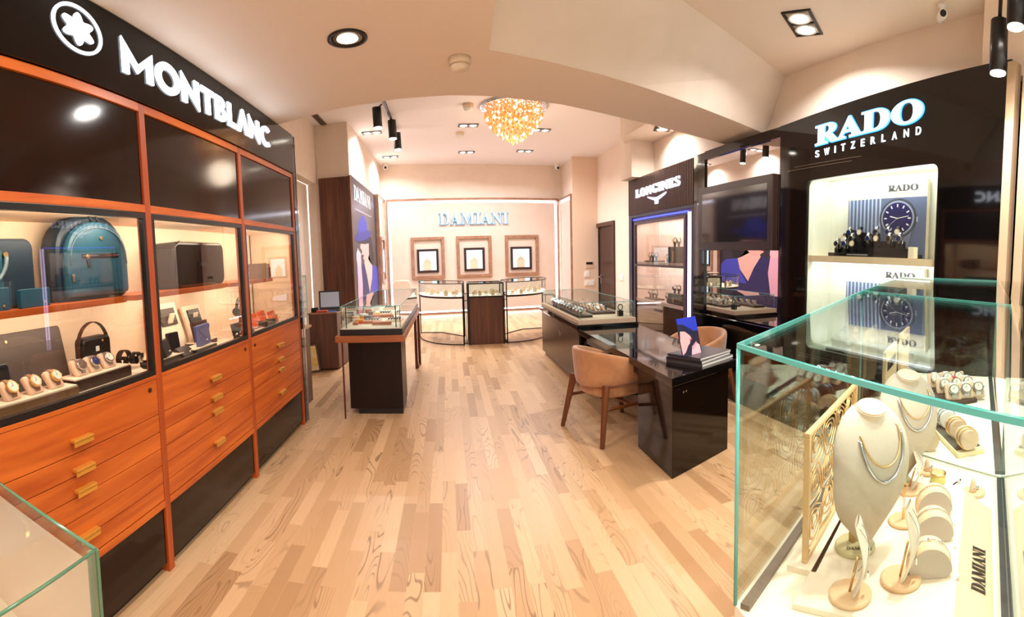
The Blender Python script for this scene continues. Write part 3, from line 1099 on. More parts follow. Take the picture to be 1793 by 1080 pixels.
# wristwatch on its c-shaped cushion
def make_watch(name, label, strap, dial, case=M_steel, s=1.0):
    """watch lying on a cushion, facing +x and up"""
    t = thing(name, label, 'watch')
    Mw = Matrix.Rotation(-radians(38), 4, 'Y') @ Matrix.Scale(s, 4)
    MB(Mw).box(-.018, .004, -.032, .032, .0, .07).build('cushion', M_tan, t, bevel=.008 * s, world=False)
    MB(Mw).band([(.004, 0, .008), (.012, 0, .02), (.014, 0, .036), (.012, 0, .052), (.004, 0, .066), (-.006, 0, .074), (-.018, 0, .070)], (0, .010, 0), .0035).build('strap', strap, t, world=False)
    MB(Mw).cyl((.010, 0, .037), (.022, 0, .037), .0215, .0205, n=28).cyl((.016, .021, .037), (.016, .026, .037), .004, n=10).build('watch_case', case, t, world=False)
    MB(Mw).cyl((.0221, 0, .037), (.0226, 0, .037), .0165, n=28).build('dial', dial, t, world=False)
    MB(Mw).box(.0227, .0232, -.0008, .0008, .037, .050).box(.0227, .0232, -.009, .001, .0365, .0378).build('hands', M_steel if dial is not M_dialw else M_black, t, world=False)
    return t


M_dialw = mat('ivory_dial', (236, 226, 208), .3)
M_dialb = mat('blue_dial', (24, 38, 92), .25)
M_dialk = mat('black_dial', (14, 14, 16), .2)
M_dialbr = mat('brown_dial', (96, 74, 60), .25)
M_bracelet = mat('steel_bracelet', (190, 188, 188), .25, metal=1.0, bump=(700, .8))
M_strapbr = mat('taupe_strap', (150, 108, 84), .6)
rack = mat('olive_leather_rack', (112, 84, 52), .5)
for lab, y0, y1, z, m in (('long tan watch stand with three cream dial watches at the near end of the niche', 1.0, 1.60, .045, rack), ('dark brown watch stand with three steel watches right of the tan one', 1.61, 2.05, .055, mat('dark_rack', (48, 26, 18), .4))):
    x = -1.60 if m is rack else -1.64
    t = thing('watch_stand', lab, 'watch stand', (x, (y0 + y1) / 2, ZB))
    MB().box(x - .075, x + .055, y0, y1 - .01, ZB, ZB + z).build('base', m, t, bevel=.003)
    MB().box(x - .07, x + .05, y0 + .005, y1 - .015, ZB + z, ZB + z + .006).build('pad', M_creamw, t)
kw1 = Kind(make_watch('wristwatch', 'cream dial watch', M_strapbr, M_dialw, M_gold, 1.35))
for y, lab in ((1.245, 'gold cream dial wristwatch, first from the left on the tan stand'), (1.375, 'cream dial wristwatch on a taupe strap, middle of the tan stand'), (1.50, 'gold wristwatch at the right end of the tan stand')):
    kw1.put((-1.58, y, ZB + .052), .1, lab, 'watches on cushions in the nearest cabinet')
for (y, d, lab) in ((1.71, M_dialbr, 'steel chronograph with brown dial, left on the dark stand'), (1.81, M_dialb, 'steel diver watch with blue bezel, middle of the dark stand'), (1.92, M_dialw, 'steel chronograph with pale dial, right on the dark stand')):
    w_ = make_watch('wristwatch', lab, M_bracelet, d, M_steel, 1.35)
    w_.location = (-1.62, y, ZB + .062)
    w_['group'] = 'watches on cushions in the nearest cabinet'

# ---- middle cabinet
t = thing('suitcase', 'hard black cabin suitcase lying on the upper shelf of the middle cabinet', 'suitcase', (-1.76, 3.03, ZS))
MB().prism(rrect(-.36, .36, 0, .31, .06), -.11, .10, fn=fx).build('shell', mat('suitcase_shell', (14, 10, 9), .18), t, bevel=.02, world=False)
MB().tube([(.10, -.36, .03), (.104, -.36, .27), (.104, -.30, .31)], .006, n=6).build('rim', M_black, t, world=False)
MB().box(.10, .112, -.05, .08, .14, .17).build('handle', M_black, t, world=False)
M_paper = mat('white_card', (250, 232, 206), .6)


def easel(y, z0, w_, h, lab, m, x=-1.78):
    t = thing('display_board', lab, 'display board', (x, y, z0), 0, 'white boards with leather folders')
    Mt = Matrix.Rotation(-.30, 4, 'Y')
    MB(Mt).box(-.01, .012, -w_ / 2, w_ / 2, 0, h).build('board', M_paper, t, bevel=.002, world=False)
    MB(Mt).box(.012, .026, -w_ * .32, w_ * .32, h * .52, h * .88).build('folder', m, t, bevel=.003, world=False)
    MB(Matrix.Rotation(.35, 4, 'Y')).box(-.10, -.09, -.03, .03, 0, h * .7).build('easel_leg', M_paper, t, world=False)


easel(2.80, ZB, .30, .33, 'white leaning board with a grey leather folder at the left of the middle cabinet', M_grleath)
easel(3.18, ZB, .26, .28, 'white leaning board with a black notebook behind the blue wallet', M_leath, -1.80)
for y, x, wd, ln, lab in ((2.40, -1.62, .10, .34, 'dark low riser at the left end of the middle cabinet'), (2.80, -1.60, .12, .30, 'low dark riser below the blue wallet'), (3.02, -1.70, .10, .30, 'long dark riser below the brown folder')):
    t = thing('riser', lab, 'riser', (x, y, ZB))
    MB().box(x - wd / 2, x + wd / 2, y - ln / 2, y + ln / 2, ZB, ZB + .028).build('block', M_black, t, bevel=.002)
    MB().box(x - wd / 2 + .003, x + wd / 2 - .003, y - ln / 2 + .003, y + ln / 2 - .003, ZB + .028, ZB + .032).build('pad', M_creamw, t)


def wallet(y, x, z, w_, h, m, lab, flap=False, tilt=-.2, rz=0, name='wallet'):
    t = thing(name, lab, 'wallet', (x, y, z), rz)
    Mt = Matrix.Rotation(tilt, 4, 'Y')
    MB(Mt).prism(rrect(-w_ / 2, w_ / 2, 0, h, .008), -.016, .016, fn=fx).build('body', m, t, bevel=.005, world=False)
    if flap:
        MB(Mt).prism([(-w_ / 2, h * .98), (-w_ / 2, h * .80), (-.01, h * .40), (.01, h * .40), (w_ / 2, h * .80), (w_ / 2, h * .98)], .016, .022, fn=fx).build('flap', m, t, bevel=.002, world=False)
    MB(Mt).cyl((.016, w_ * .1, h * .22), (.024, w_ * .1, h * .22), .005, n=12).build('stud', M_white, t, world=False)


wallet(2.84, -1.58, ZB + .034, .19, .135, M_blue, 'blue leather envelope wallet with a pointed flap', True, -.12, .1)
wallet(2.42, -1.60, ZB + .034, .16, .10, M_leath, 'black folded wallet standing open at the left of the middle cabinet', False, -.35, .35)
wallet(2.60, -1.66, ZB + .0, .10, .15, M_leath, 'tall black phone case with a white emblem beside the blue wallet', False, -.15, -.1)
wallet(2.61, -1.56, ZB + .0, .15, .085, mat('dark_grey_leather', (46, 40, 36), .5), 'flat dark grey card holder lying in front of the blue wallet', False, -1.0, 0)
wallet(3.02, -1.69, ZB + .034, .20, .14, M_brleath, 'brown leather folder standing right of the blue wallet', False, -.2)
t = thing('cufflink_stand', 'tiny dark cufflink stand in the far corner of the middle cabinet', 'stand', (-1.52, 3.24, ZB))
MB().box(-1.54, -1.50, 3.215, 3.265, ZB, ZB + .03).build('base', M_black, t, bevel=.002)
MB().ball((-1.52, 3.24, ZB + .042), .014, 10, 6).build('cufflink', M_steel, t)

# ---- far cabinet
t = thing('pen_box', 'grey gift box on the upper shelf of the far cabinet', 'box', (-1.72, 4.10, ZS))
MB().box(-1.78, -1.62, 3.97, 4.20, ZS, ZS + .14).build('box_body', mat('grey_box', (120, 100, 88), .5), t, bevel=.003)
MB().box(-1.62, -1.612, 4.06, 4.11, ZS, ZS + .14).build('ribbon', M_gold, t)
t = thing('jar', 'brown glass jar with a gold lid on the upper shelf of the far cabinet', 'jar', (-1.66, 4.27, ZS))
MB().lathe([(.035, 0), (.038, .01), (.038, .10), (.03, .11)], (-1.66, 4.27, ZS), 20).build('glass_body', mat('amber_glass', (110, 62, 30), .1, spec=.8), t)
MB().lathe([(.032, .11), (.032, .14), (.01, .145)], (-1.66, 4.27, ZS), 20).build('lid', M_gold, t)
t = thing('headphone_stand', 'domed dark headphone stand in the far cabinet', 'stand', (-1.70, 3.72, ZB))
MB().lathe([(.07, 0), (.07, .02), (.02, .03), (.02, .17), (.05, .20)], (-1.70, 3.72, ZB), 20).build('stand_body', M_black, t)
MB().tube([(-1.70, 3.72 + .075 * cos(a), ZB + .19 + .085 * sin(a)) for a in [pi * i / 14 for i in range(15)]], .014, n=8).build('headband', M_leath, t)
for s_ in (-1, 1):
    MB().cyl((-1.70, 3.72 + s_ * .062, ZB + .17), (-1.70, 3.72 + s_ * .09, ZB + .17), .035, n=18).build('ear_cup', M_leath, t)
OR = [(3.98, -1.68, .14, .12, 'orange leather notebook standing second from the left in the far cabinet', 'notebook'), (4.14, -1.66, .12, .13, 'orange leather folder standing in the middle of the far cabinet', 'folder'), (4.26, -1.60, .14, .07, 'low orange leather wallet in the far cabinet', 'wallet'), (4.38, -1.66, .13, .10, 'orange leather pouch nearest the far end of the cabinets', 'pouch')]
for y, x, w_, h, lab, nm in OR:
    wallet(y, x, ZB, w_, h, M_orl, lab, nm == 'wallet', -.3, 0, 'leather_' + nm if nm != 'wallet' else 'wallet')
for y, x, w_, h, lab in ((3.47, -1.62, .12, .10, 'black wallet at the near end of the far cabinet'), (3.55, -1.54, .09, .05, 'small black key holder close to the glass of the far cabinet')):
    wallet(y, x, ZB, w_, h, M_leath, lab, False, -.25)
for i, (y, x, lab) in enumerate(((3.86, -1.56, 'dark grey round tin in the middle of the far cabinet'), (4.02, -1.55, 'grey round tin right of the dark one in the far cabinet'))):
    t = thing('round_tin', lab, 'tin', (x, y, ZB))
    MB().lathe([(.045, 0), (.045, .045), (.040, .05)], (x, y, ZB), 22).build('tin_body', mat('tin_grey%d' % i, ((52, 50, 52), (118, 112, 108))[i], .3, metal=.6), t)
    MB().lathe([(.047, .05), (.047, .062), (.02, .066)], (x, y, ZB), 22).build('lid', M_black, t)
t = thing('pen_tray', 'pale pen tray with a red pen in the far cabinet', 'tray', (-1.55, 3.72, ZB))
MB().box(-1.61, -1.50, 3.62, 3.82, ZB, ZB + .018).build('tray_body', M_creamw, t, bevel=.002)
MB().cyl((-1.56, 3.64, ZB + .025), (-1.55, 3.80, ZB + .025), .007, n=10).build('pen', mat('red_resin', (170, 30, 24), .2), t)

# ================================================================ LOWER LEFT GLASS CASE (corner of the picture)
t = thing('glass_case', 'low glass counter case with green edges at the lower left corner', 'glass case', (-1.0, .4, 0))
zt = 1.10
Pc, Pl, Pn = (-.61, .64), (-1.25, .76), (-.60, .10)
Pf = (-1.25, .10)
foot = [Pc, Pl, Pf, Pn]
def inset(poly, d):
    c = (sum(p[0] for p in poly) / len(poly), sum(p[1] for p in poly) / len(poly))
    return [(p[0] + (c[0] - p[0]) * d, p[1] + (c[1] - p[1]) * d) for p in poly]
MB().prism(foot, 0, .78).build('cabinet_body', M_walnut, t, bevel=.002)
MB().prism(inset(foot, .02), .78, .80).build('velvet_floor', M_creamw, t)
MB().prism([(p[0], p[1]) for p in foot], zt - .004, zt).build('glass_top', M_glass, t)
for a, b_ in ((Pc, Pl), (Pc, Pn)):
    A, B_ = Vector((*a, 0)), Vector((*b_, 0))
    d = (B_ - A).normalized()
    n_ = Vector((-d.y, d.x, 0)) * .003
    f = MB()
    f.add([A - n_ + Vector((0, 0, .80)), B_ - n_ + Vector((0, 0, .80)), B_ + n_ + Vector((0, 0, .80)), A + n_ + Vector((0, 0, .80)), A - n_ + Vector((0, 0, zt)), B_ - n_ + Vector((0, 0, zt)), B_ + n_ + Vector((0, 0, zt)), A + n_ + Vector((0, 0, zt))],
          [(3, 2, 1, 0), (4, 5, 6, 7), (0, 1, 5, 4), (1, 2, 6, 5), (2, 3, 7, 6), (3, 0, 4, 7)])
    f.build('glass_side', M_glass, t)
    MB().tube([A + Vector((0, 0, zt)), B_ + Vector((0, 0, zt))], .0035, n=6).build('polished_edge', M_edgeg, t)
MB().box(Pc[0] - .004, Pc[0] + .004, Pc[1] - .004, Pc[1] + .004, .80, zt).build('corner_edge', M_edgeg, t)
# lining board along the far side, with a brown strip
A, B_ = Vector((Pc[0] - .012, Pc[1] - .004, 0)), Vector((Pl[0], Pl[1] - .008, 0))
d = (B_ - A).normalized()
q = Vector((d.y, -d.x, 0)) * -.004
def slab(z0, z1, k, name, m):
    n2 = q * k
    MB().add([A + q * 0 + Vector((0, 0, z0)), B_ + Vector((0, 0, z0)), B_ + n2 + Vector((0, 0, z0)), A + n2 + Vector((0, 0, z0)), A + Vector((0, 0, z1)), B_ + Vector((0, 0, z1)), B_ + n2 + Vector((0, 0, z1)), A + n2 + Vector((0, 0, z1))],
             [(3, 2, 1, 0), (4, 5, 6, 7), (0, 1, 5, 4), (1, 2, 6, 5), (2, 3, 7, 6), (3, 0, 4, 7)]).build(name, m, t)
slab(.80, 1.075, 1.0, 'lining_board', mat('pink_lining', (222, 186, 164), .6))
q = -q
slab(1.005, 1.028, 1.6, 'inner_rail', M_brleath)
slab(.86, .868, 1.4, 'lower_rail', M_brleath)
MB().box(Pc[0] - .012, Pc[0] + .002, Pc[1] - .012, Pc[1] + .002, .80, zt - .002).build('corner_post', mat('pale_green_glass', (120, 132, 104), .15, spec=.8), t)
t = thing('display_card', 'blank pale grey card standing in the lower left glass case', 'card', (-.74, .46, .80))
MB(Matrix.Rotation(.9, 4, 'X')).box(-.10, .10, -.002, .002, 0, .15).build('card', mat('pale_grey_card', (186, 192, 202), .6), t, world=False)

# ================================================================ MIDDLE LEFT
# wooden counter with register
t = thing('wooden_counter', 'walnut cash counter standing in front of the wood clad column', 'counter', (-1.84, 7.25, 0))
cp = [(-2.06, 6.90), (-1.655, 7.01), (-1.63, 7.66), (-2.06, 7.66)]
MB().prism(cp, 0.02, .84).build('body', M_walnut, t, bevel=.003)
MB().prism([(-2.075, 6.885), (-1.645, 6.998), (-1.62, 7.67), (-2.075, 7.67)], .84, .862).build('top', mat('walnut_top', (150, 104, 72), .35), t, bevel=.003)
t = thing('laptop', 'open black laptop on the walnut counter', 'laptop', (-1.80, 7.22, .862), .25)
MB().box(-.17, .17, -.12, .12, 0, .018).build('keyboard_base', M_black, t, bevel=.003, world=False)
Ms = Matrix.Translation((0, .12, .018)) @ Matrix.Rotation(-.28, 4, 'X')
sc_ = MB(Ms).box(-.17, .17, -.006, .006, 0, .29).build('screen_lid', M_black, t, bevel=.003, world=False)
MB(Ms).box(-.145, .145, -.0085, -.006, .03, .265).build('screen', mat('grey_screen', (150, 150, 156), .2, emit=(150, 150, 160), estr=.25), sc_, world=False)
t = thing('card_reader', 'small black device on the left end of the walnut counter', 'card reader', (-1.99, 7.05, .862))
MB().box(-2.04, -1.96, 6.99, 7.12, .862, .93).build('body', M_black, t, bevel=.004)
MB().box(-2.03, -1.97, 7.0, 7.11, .93, .934).build('keypad', M_screen, t)
t = thing('folder', 'red folder lying on the walnut counter', 'folder', (-1.92, 7.08, .862))
MB().box(-1.97, -1.80, 6.99, 7.13, .862, .885).build('cover', mat('red_folder', (190, 60, 36), .5), t, bevel=.003)
MB().box(-1.80, -1.68, 7.02, 7.10, .862, .870).build('blue_tab', mat('blue_tab', (60, 110, 190), .5), t)
t = thing('framed_print', 'framed yellow print leaning on the side of the walnut counter', 'picture', (-2.10, 6.86, 0))
Mt = Matrix.Translation((-2.06, 6.80, 0)) @ Matrix.Rotation(-.12, 4, 'Y') @ Matrix.Rotation(.22, 4, 'Z')
f = MB(Mt).box(-.20, .17, -.012, .012, 0, .40).build('frame', mat('grey_frame', (100, 84, 70), .5), t)
MB(Mt).box(-.18, .15, -.015, -.012, .02, .38).build('print', mat('yellow_print', (238, 196, 60), .6, noise=((248, 230, 190), (9, 9, 9), 2)), f)

# wood clad column with the big poster
t = thing('column_cladding', 'tall walnut cladding around the column beside the large poster', 'cladding', (-2.05, 9.12, 0))
MB().box(-2.37, -1.775, 9.06, 9.12, 0, 3.19).build('front_panel', M_walnut, t, bevel=.002)
MB().box(-1.795, -1.755, 9.04, 9.14, 0, 3.20).build('corner_post', M_walnut, t, bevel=.002)
PXW = -1.755
t = thing('poster', 'tall dark poster of a person in blue hat and jacket on the column', 'poster', (-1.765, 10.7, 0))
MB().box(-1.775, PXW, 9.15, 12.20, .05, 3.22).build('backing', mat('poster_night', (46, 38, 56), .35), t)


def pic(name, pts, col, lvl, parent, fn, rough=.5):
    """printed colour area of a picture: fn(u,v,lift)"""
    b = MB()
    b.prism(pts, 0, .0008, fn=lambda u, v, w: fn(u, v, lvl * .0009 + w))
    return b.build(name, mat('print_%d_%d_%d' % col, col, rough), parent)


PW, PH = 3.05, 3.17


def pf(u, v, w):                 # u 0..1 along y, v 0..1 up
    return (PXW + w, 9.15 + u * PW, .05 + v * PH)


pic('hair', [(.50, .66), (.70, .66), (.80, .52), (.76, .44), (.62, .47), (.52, .50)], (26, 16, 26), 1, t, pf)
pic('hat_crown', [(.14, .64), (.16, .68), (.21, .735), (.31, .785), (.43, .79), (.52, .75), (.54, .68), (.40, .66)], (46, 56, 168), 1, t, pf)
pic('hat_brim', [(.05, .62), (.09, .61), (.39, .625), (.60, .65), (.74, .69), (.68, .70), (.53, .70), (.40, .685), (.18, .675), (.08, .645)], (38, 44, 140), 3, t, pf)
pic('hat_shade', [(.09, .61), (.39, .625), (.60, .65), (.58, .615), (.40, .60), (.24, .60)], (20, 18, 48), 4, t, pf)
pic('face', [(.24, .60), (.40, .60), (.57, .61), (.56, .53), (.46, .475), (.37, .485), (.31, .505), (.29, .525), (.25, .53), (.28, .55), (.21, .575)], (236, 176, 172), 2, t, pf)
pic('neck', [(.36, .49), (.46, .475), (.57, .53), (.61, .49), (.70, .45), (.66, .36), (.53, .26), (.42, .38), (.34, .46)], (238, 186, 180), 1, t, pf)
pic('jacket', [(.20, .45), (.34, .475), (.44, .38), (.53, .26), (.66, .36), (.70, .455), (.90, .44), (1.0, .38), (1.0, 0), (.10, 0), (.14, .20), (.24, .33)], (36, 32, 96), 2, t, pf)
pic('jacket_lapel', [(.70, .455), (.90, .44), (.98, .40), (.98, .24), (.55, .24), (.66, .36)], (62, 72, 190), 3, t, pf)
pic('arm', [(.07, .47), (.21, .475), (.24, .34), (.20, .16), (.04, .16), (.07, .34)], (234, 178, 206), 4, t, pf)
pic('hand', [(.06, .54), (.10, .555), (.16, .55), (.21, .53), (.22, .49), (.20, .46), (.08, .46), (.05, .50)], (244, 190, 204), 5, t, pf)
for i in range(4):
    pic('finger', [(.075 + i * .036, .53 - i * .006), (.10 + i * .036, .53 - i * .006), (.125 + i * .034, .565 - i * .010), (.105 + i * .034, .57 - i * .010)], (248, 200, 212), 6, t, pf)
pic('lips', [(.285, .528), (.33, .53), (.34, .518), (.30, .514)], (178, 44, 72), 5, t, pf)
M_pt = mat('poster_letters', (238, 236, 244), .5)
M_pale = mat('poster_small_letters', (168, 160, 176), .5)
text('letters', '𝐃𝐀𝐌𝐈𝐀𝐍𝐈', M_pt, t, (PXW + .002, 9.35, 2.78), (0, 1, 0), (0, 0, 1), (1, 0, 0), 2.0, .30, .004)
for k in range(12):
    MB().box(PXW, PXW + .002, 9.42 + k * .175, 9.42 + k * .175 + .14, 2.60, 2.635).build('fine_print', M_pale, t)

# left light panel (along the side wall)
def light_panel(name, lab, P0, P1, Nn, h, m_panel, frame_top=True, ledl=True, ledr=True, z0=.02):
    """pale panel with a led strip round its edge; P0->P1 on the floor, Nn towards the room"""
    P0, P1, Nn = Vector(P0), Vector(P1), Vector(Nn).normalized()
    L_ = (P1 - P0).length
    D = (P1 - P0).normalized()
    t = thing(name, lab, 'light panel', (P0 + P1) / 2)

    def bx(a0, a1, z0_, z1_, n0, n1, nm, m, bev=0):
        b = MB()
        vs = [P0 + D * a + Nn * n + Vector((0, 0, z)) for z in (z0_, z1_) for a, n in ((a0, n0), (a1, n0), (a1, n1), (a0, n1))]
        b.add(vs, [(3, 2, 1, 0), (4, 5, 6, 7), (0, 1, 5, 4), (1, 2, 6, 5), (2, 3, 7, 6), (3, 0, 4, 7)])
        return b.build(nm, m, t, bevel=bev)
    bx(.06, L_ - .06, .10, h - .10, .01, .05, 'panel', m_panel)
    e = .035
    bx(.03, L_ - .03, h - .10, h - .10 + e, .0, .035, 'led_top', M_led)
    bx(.03, L_ - .03, .06, .10, .0, .035, 'led_bottom', M_led)
    if ledl:
        bx(.025, .06, .10, h - .10, .0, .035, 'led_side', M_led)
    if ledr:
        bx(L_ - .06, L_ - .025, .10, h - .10, .0, .035, 'led_side', M_led)
    bx(-.03, L_ + .03, h - .03, h + .03, .0, .10, 'frame', M_frame)
    bx(-.03, .0, z0, h - .03, .0, .10, 'frame', M_frame)
    bx(L_, L_ + .03, z0, h - .03, .0, .10, 'frame', M_frame)
    bx(.0, L_, .0, .06, .0, .06, 'frame', M_frame)
    return t, bx


M_panel = mat('pale_panel', (216, 198, 184), .55, noise=((210, 192, 178), (2, 2, 2), 2))
light_panel('led_backdrop', 'narrow pale panel edged with white light on the left side wall', (-1.775, 12.25, 0), (-1.775, 13.52, 0), (1, 0, 0), 3.22, M_panel)
# its framed niche
t = thing('framed_display', 'framed display window on the left side panel, seen edge on', 'display window', (-1.72, 12.9, 1.6))
MB().box(-1.725, -1.68, 12.55, 13.25, 2.12, 2.20).box(-1.725, -1.68, 12.55, 13.25, 1.0, 1.08).box(-1.725, -1.68, 12.55, 12.62, 1.08, 2.12).box(-1.725, -1.68, 13.18, 13.25, 1.08, 2.12).build('frame', M_frame, t)
MB().box(-1.725, -1.69, 12.72, 13.08, 1.24, 1.90).build('window_frame', M_black, t)
MB().box(-1.69, -1.685, 12.76, 13.04, 1.29, 1.85).build('lit_window', emis('niche_glow', (206, 232, 250), 1.4), t)

# ================================================================ FAR WALL
def bw(x, n=0.0, z=0.0):
    return B0 + BT * ((x - B0.x) / BT.x) + BN * n + Vector((0, 0, z))


light_panel('led_backdrop', 'large pale panel edged with white light on the far wall, carrying the sign', bw(-1.62), bw(3.24), BN, 3.22, M_panel)
light_panel('led_backdrop', 'narrow pale panel edged with white light on the right side wall', (3.40, 12.86, 0), (3.40, 14.26, 0), (-1, 0, 0), 3.19, M_panel)
t = thing('illuminated_sign', 'illuminated white letters with pale blue sides on the far panel', 'sign', bw(.78, .05, 2.5))
text('letter_sides', '𝐃𝐀𝐌𝐈𝐀𝐍𝐈', M_letterb, t, bw(-.21, .056, 2.505), BT, (0, 0, 1), BN, 1.99, .335, .05, .012, 1.06)
text('letter_faces', '𝐃𝐀𝐌𝐈𝐀𝐍𝐈', emis('cool_white_letters', (226, 244, 255), 1.5), t, bw(-.20, .107, 2.515), BT, (0, 0, 1), BN, 1.965, .315, .004, -.012, 1.06)


def bbox(t, name, x0, x1, z0, z1, n0, n1, m, bev=0):
    b = MB()
    vs = [bw(x, n, z) for z in (z0, z1) for x, n in ((x0, n0), (x1, n0), (x1, n1), (x0, n1))]
    b.add(vs, [(3, 2, 1, 0), (4, 5, 6, 7), (0, 1, 5, 4), (1, 2, 6, 5), (2, 3, 7, 6), (3, 0, 4, 7)])
    return b.build(name, m, t, bevel=bev)


def bframe(t, name, x0, x1, z0, z1, w_, n0, n1, m, bev=0):
    b = MB()
    for a, c, d, e in ((x0, x1, z1 - w_, z1), (x0, x1, z0, z0 + w_), (x0, x0 + w_, z0 + w_, z1 - w_), (x1 - w_, x1, z0 + w_, z1 - w_)):
        vs = [bw(x, n, z) for z in (d, e) for x, n in ((a, n0), (c, n0), (c, n1), (a, n1))]
        b.add(vs, [(3, 2, 1, 0), (4, 5, 6, 7), (0, 1, 5, 4), (1, 2, 6, 5), (2, 3, 7, 6), (3, 0, 4, 7)])
    return b.build(name, m, t, bevel=bev)


M_glow = emis('niche_light', (214, 234, 250), 1.15)
for i, (x0, x1, a0, a1) in enumerate(((-1.02, -.09, -.86, -.26), (.25, 1.25, .46, 1.05), (1.65, 2.65, 1.81, 2.44))):
    t = thing('framed_display', ('leftmost', 'middle', 'rightmost')[i] + ' of three framed wall niches under the sign, with a pale bust', 'display window', bw((x0 + x1) / 2, .05, 1.02), 0, 'framed niches on the far panel')
    bframe(t, 'outer_frame', x0, x1, 1.02, 2.185, .085, .052, .11, M_frame, .006)
    bframe(t, 'window_frame', a0, a1, 1.19, 1.85, .065, .052, .09, mat('dark_brown_frame', (44, 26, 26), .35), .003)
    bbox(t, 'niche_back', a0 + .06, a1 - .06, 1.25, 1.79, .051, .055, M_glow)
    c = (a0 + a1) / 2 - .02
    b = MB()
    bpts = [(c - .12, 1.25), (c + .12, 1.25), (c + .12, 1.46), (c + .09, 1.53), (c + .04, 1.55), (c + .035, 1.61), (c - .035, 1.61), (c - .04, 1.55), (c - .09, 1.53), (c - .12, 1.46)]
    b.prism(bpts, .056, .084, fn=lambda u, v, w: bw(u, w, v))
    b.build('bust', M_suede, t, bevel=.01)
    b = MB()
    b.tube([bw(c + .055 * sin(a), .088, 1.53 - .07 * (1 - cos(a)) / 1.4) for a in [-2.2 + 4.4 * k / 16 for k in range(17)]], .004, n=5)
    b.build('necklace', M_steel, t)

# switches on the stub wall
M_sw = mat('switch_plate', (214, 190, 168), .4)
for n, z0, z1, x0, x1, m, cat, lab in (('thermostat', 1.22, 1.40, 3.70, 3.92, M_sw, 'thermostat', 'small thermostat with a dark display on the beige stub wall'), ('light_switch', .98, 1.14, 3.67, 3.82, M_white, 'switch', 'white light switch just below the thermostat'), ('light_switch', .74, .90, 3.67, 3.95, M_white, 'switch', 'double white switch plate, lowest of the switches'), ('wall_grille', .20, .34, 3.70, 3.95, M_sw, 'grille', 'small grey grille low on the beige stub wall')):
    t = thing(n, lab, cat, ((x0 + x1) / 2, 12.8, z0))
    MB().box(x0, x1, 12.785, 12.80, z0, z1).build('plate', m, t, bevel=.003)
    if n == 'thermostat':
        MB().box(x0 + .02, x1 - .02, 12.782, 12.786, z1 - .08, z1 - .015).build('display', M_black, t)
    elif n == 'wall_grille':
        for k in range(4):
            MB().box(x0 + .015, x1 - .015, 12.782, 12.786, z0 + .02 + k * .03, z0 + .035 + k * .03).build('slot', M_black, t)
    else:
        for k in range(1 if x1 - x0 < .2 else 2):
            MB().box(x0 + .025 + k * .13, x0 + .115 + k * .13, 12.78, 12.786, z0 + .03, z1 - .03).build('rocker', M_white, t, bevel=.002)
t = thing('light_switch', 'white switch plate on the right wall beside the dark doorway', 'switch', (4.06, 10.95, 1.0))
MB().box(4.055, 4.07, 10.82, 11.08, .96, 1.12).build('plate', M_white, t, bevel=.003)
for k in range(2):
    MB().box(4.05, 4.056, 10.84 + k * .12, 10.94 + k * .12, .98, 1.10).build('rocker', M_white, t, bevel=.002)

# ================================================================ JEWELLERY VITRINES IN THE HALL
def smooth(pts, k=4):
    """catmull-rom through 2d points"""
    out = []
    n = len(pts)
    for i in range(n - 1):
        p0, p1, p2, p3 = pts[max(i - 1, 0)], pts[i], pts[i + 1], pts[min(i + 2, n - 1)]
        for j in range(k):
            t_ = j / k
            out.append(tuple(.5 * (2 * p1[d] + (p2[d] - p0[d]) * t_ + (2 * p0[d] - 5 * p1[d] + 4 * p2[d] - p3[d]) * t_ ** 2 + (3 * p1[d] - p0[d] - 3 * p2[d] + p3[d]) * t_ ** 3) for d in (0, 1)))
    return out + [pts[-1]]


M_vfr = mat('vitrine_frame', (34, 20, 18), .35, metal=.4)


def vitrine(name, lab, arcp, back, ztray=.885, ztop=1.12):
    """d-shaped table vitrine: arcp = front curve, back = remaining corners"""
    arcs = smooth(arcp, 5)
    poly = arcs + back
    cx_ = sum(p[0] for p in poly) / len(poly)
    cy_ = sum(p[1] for p in poly) / len(poly)
    t = thing(name, lab, 'vitrine', (cx_, cy_, 0), 0, 'curved vitrines before the far wall')
    P3 = lambda z, pl=poly: [(x, y, z) for x, y in pl]
    MB().tube(P3(.012), .010, n=6, closed=True).build('base_ring', M_vfr, t)
    MB().prism(poly, ztray - .035, ztray - .005).build('tray_frame', M_vfr, t)
    MB().prism(inset(poly, .03), ztray - .006, ztray).build('tray', M_creamw, t)
    MB().tube(P3(ztop), .008, n=6, closed=True).build('top_ring', M_vfr, t)
    MB().prism(inset(poly, .01), ztop - .003, ztop + .001).build('glass_top', M_glass, t)
    g = MB()
    n = len(poly)
    g.add(P3(ztray) + P3(ztop), [(i, (i + 1) % n, n + (i + 1) % n, n + i) for i in range(n)])
    g.build('glass_side', M_glass, t)
    for p, z0 in ((arcp[0], 0), (back[-1], 0), (back[len(back) // 2], 0), (arcp[-1], 0)):
        MB().cyl((p[0], p[1], 0), (p[0], p[1], ztop), .012, n=8).build('leg', M_vfr, t)
    return t, (cx_, cy_)


def fold_in(poly, c, k):
    return [(c[0] + (x - c[0]) * k, c[1] + (y - c[1]) * k) for x, y in poly]


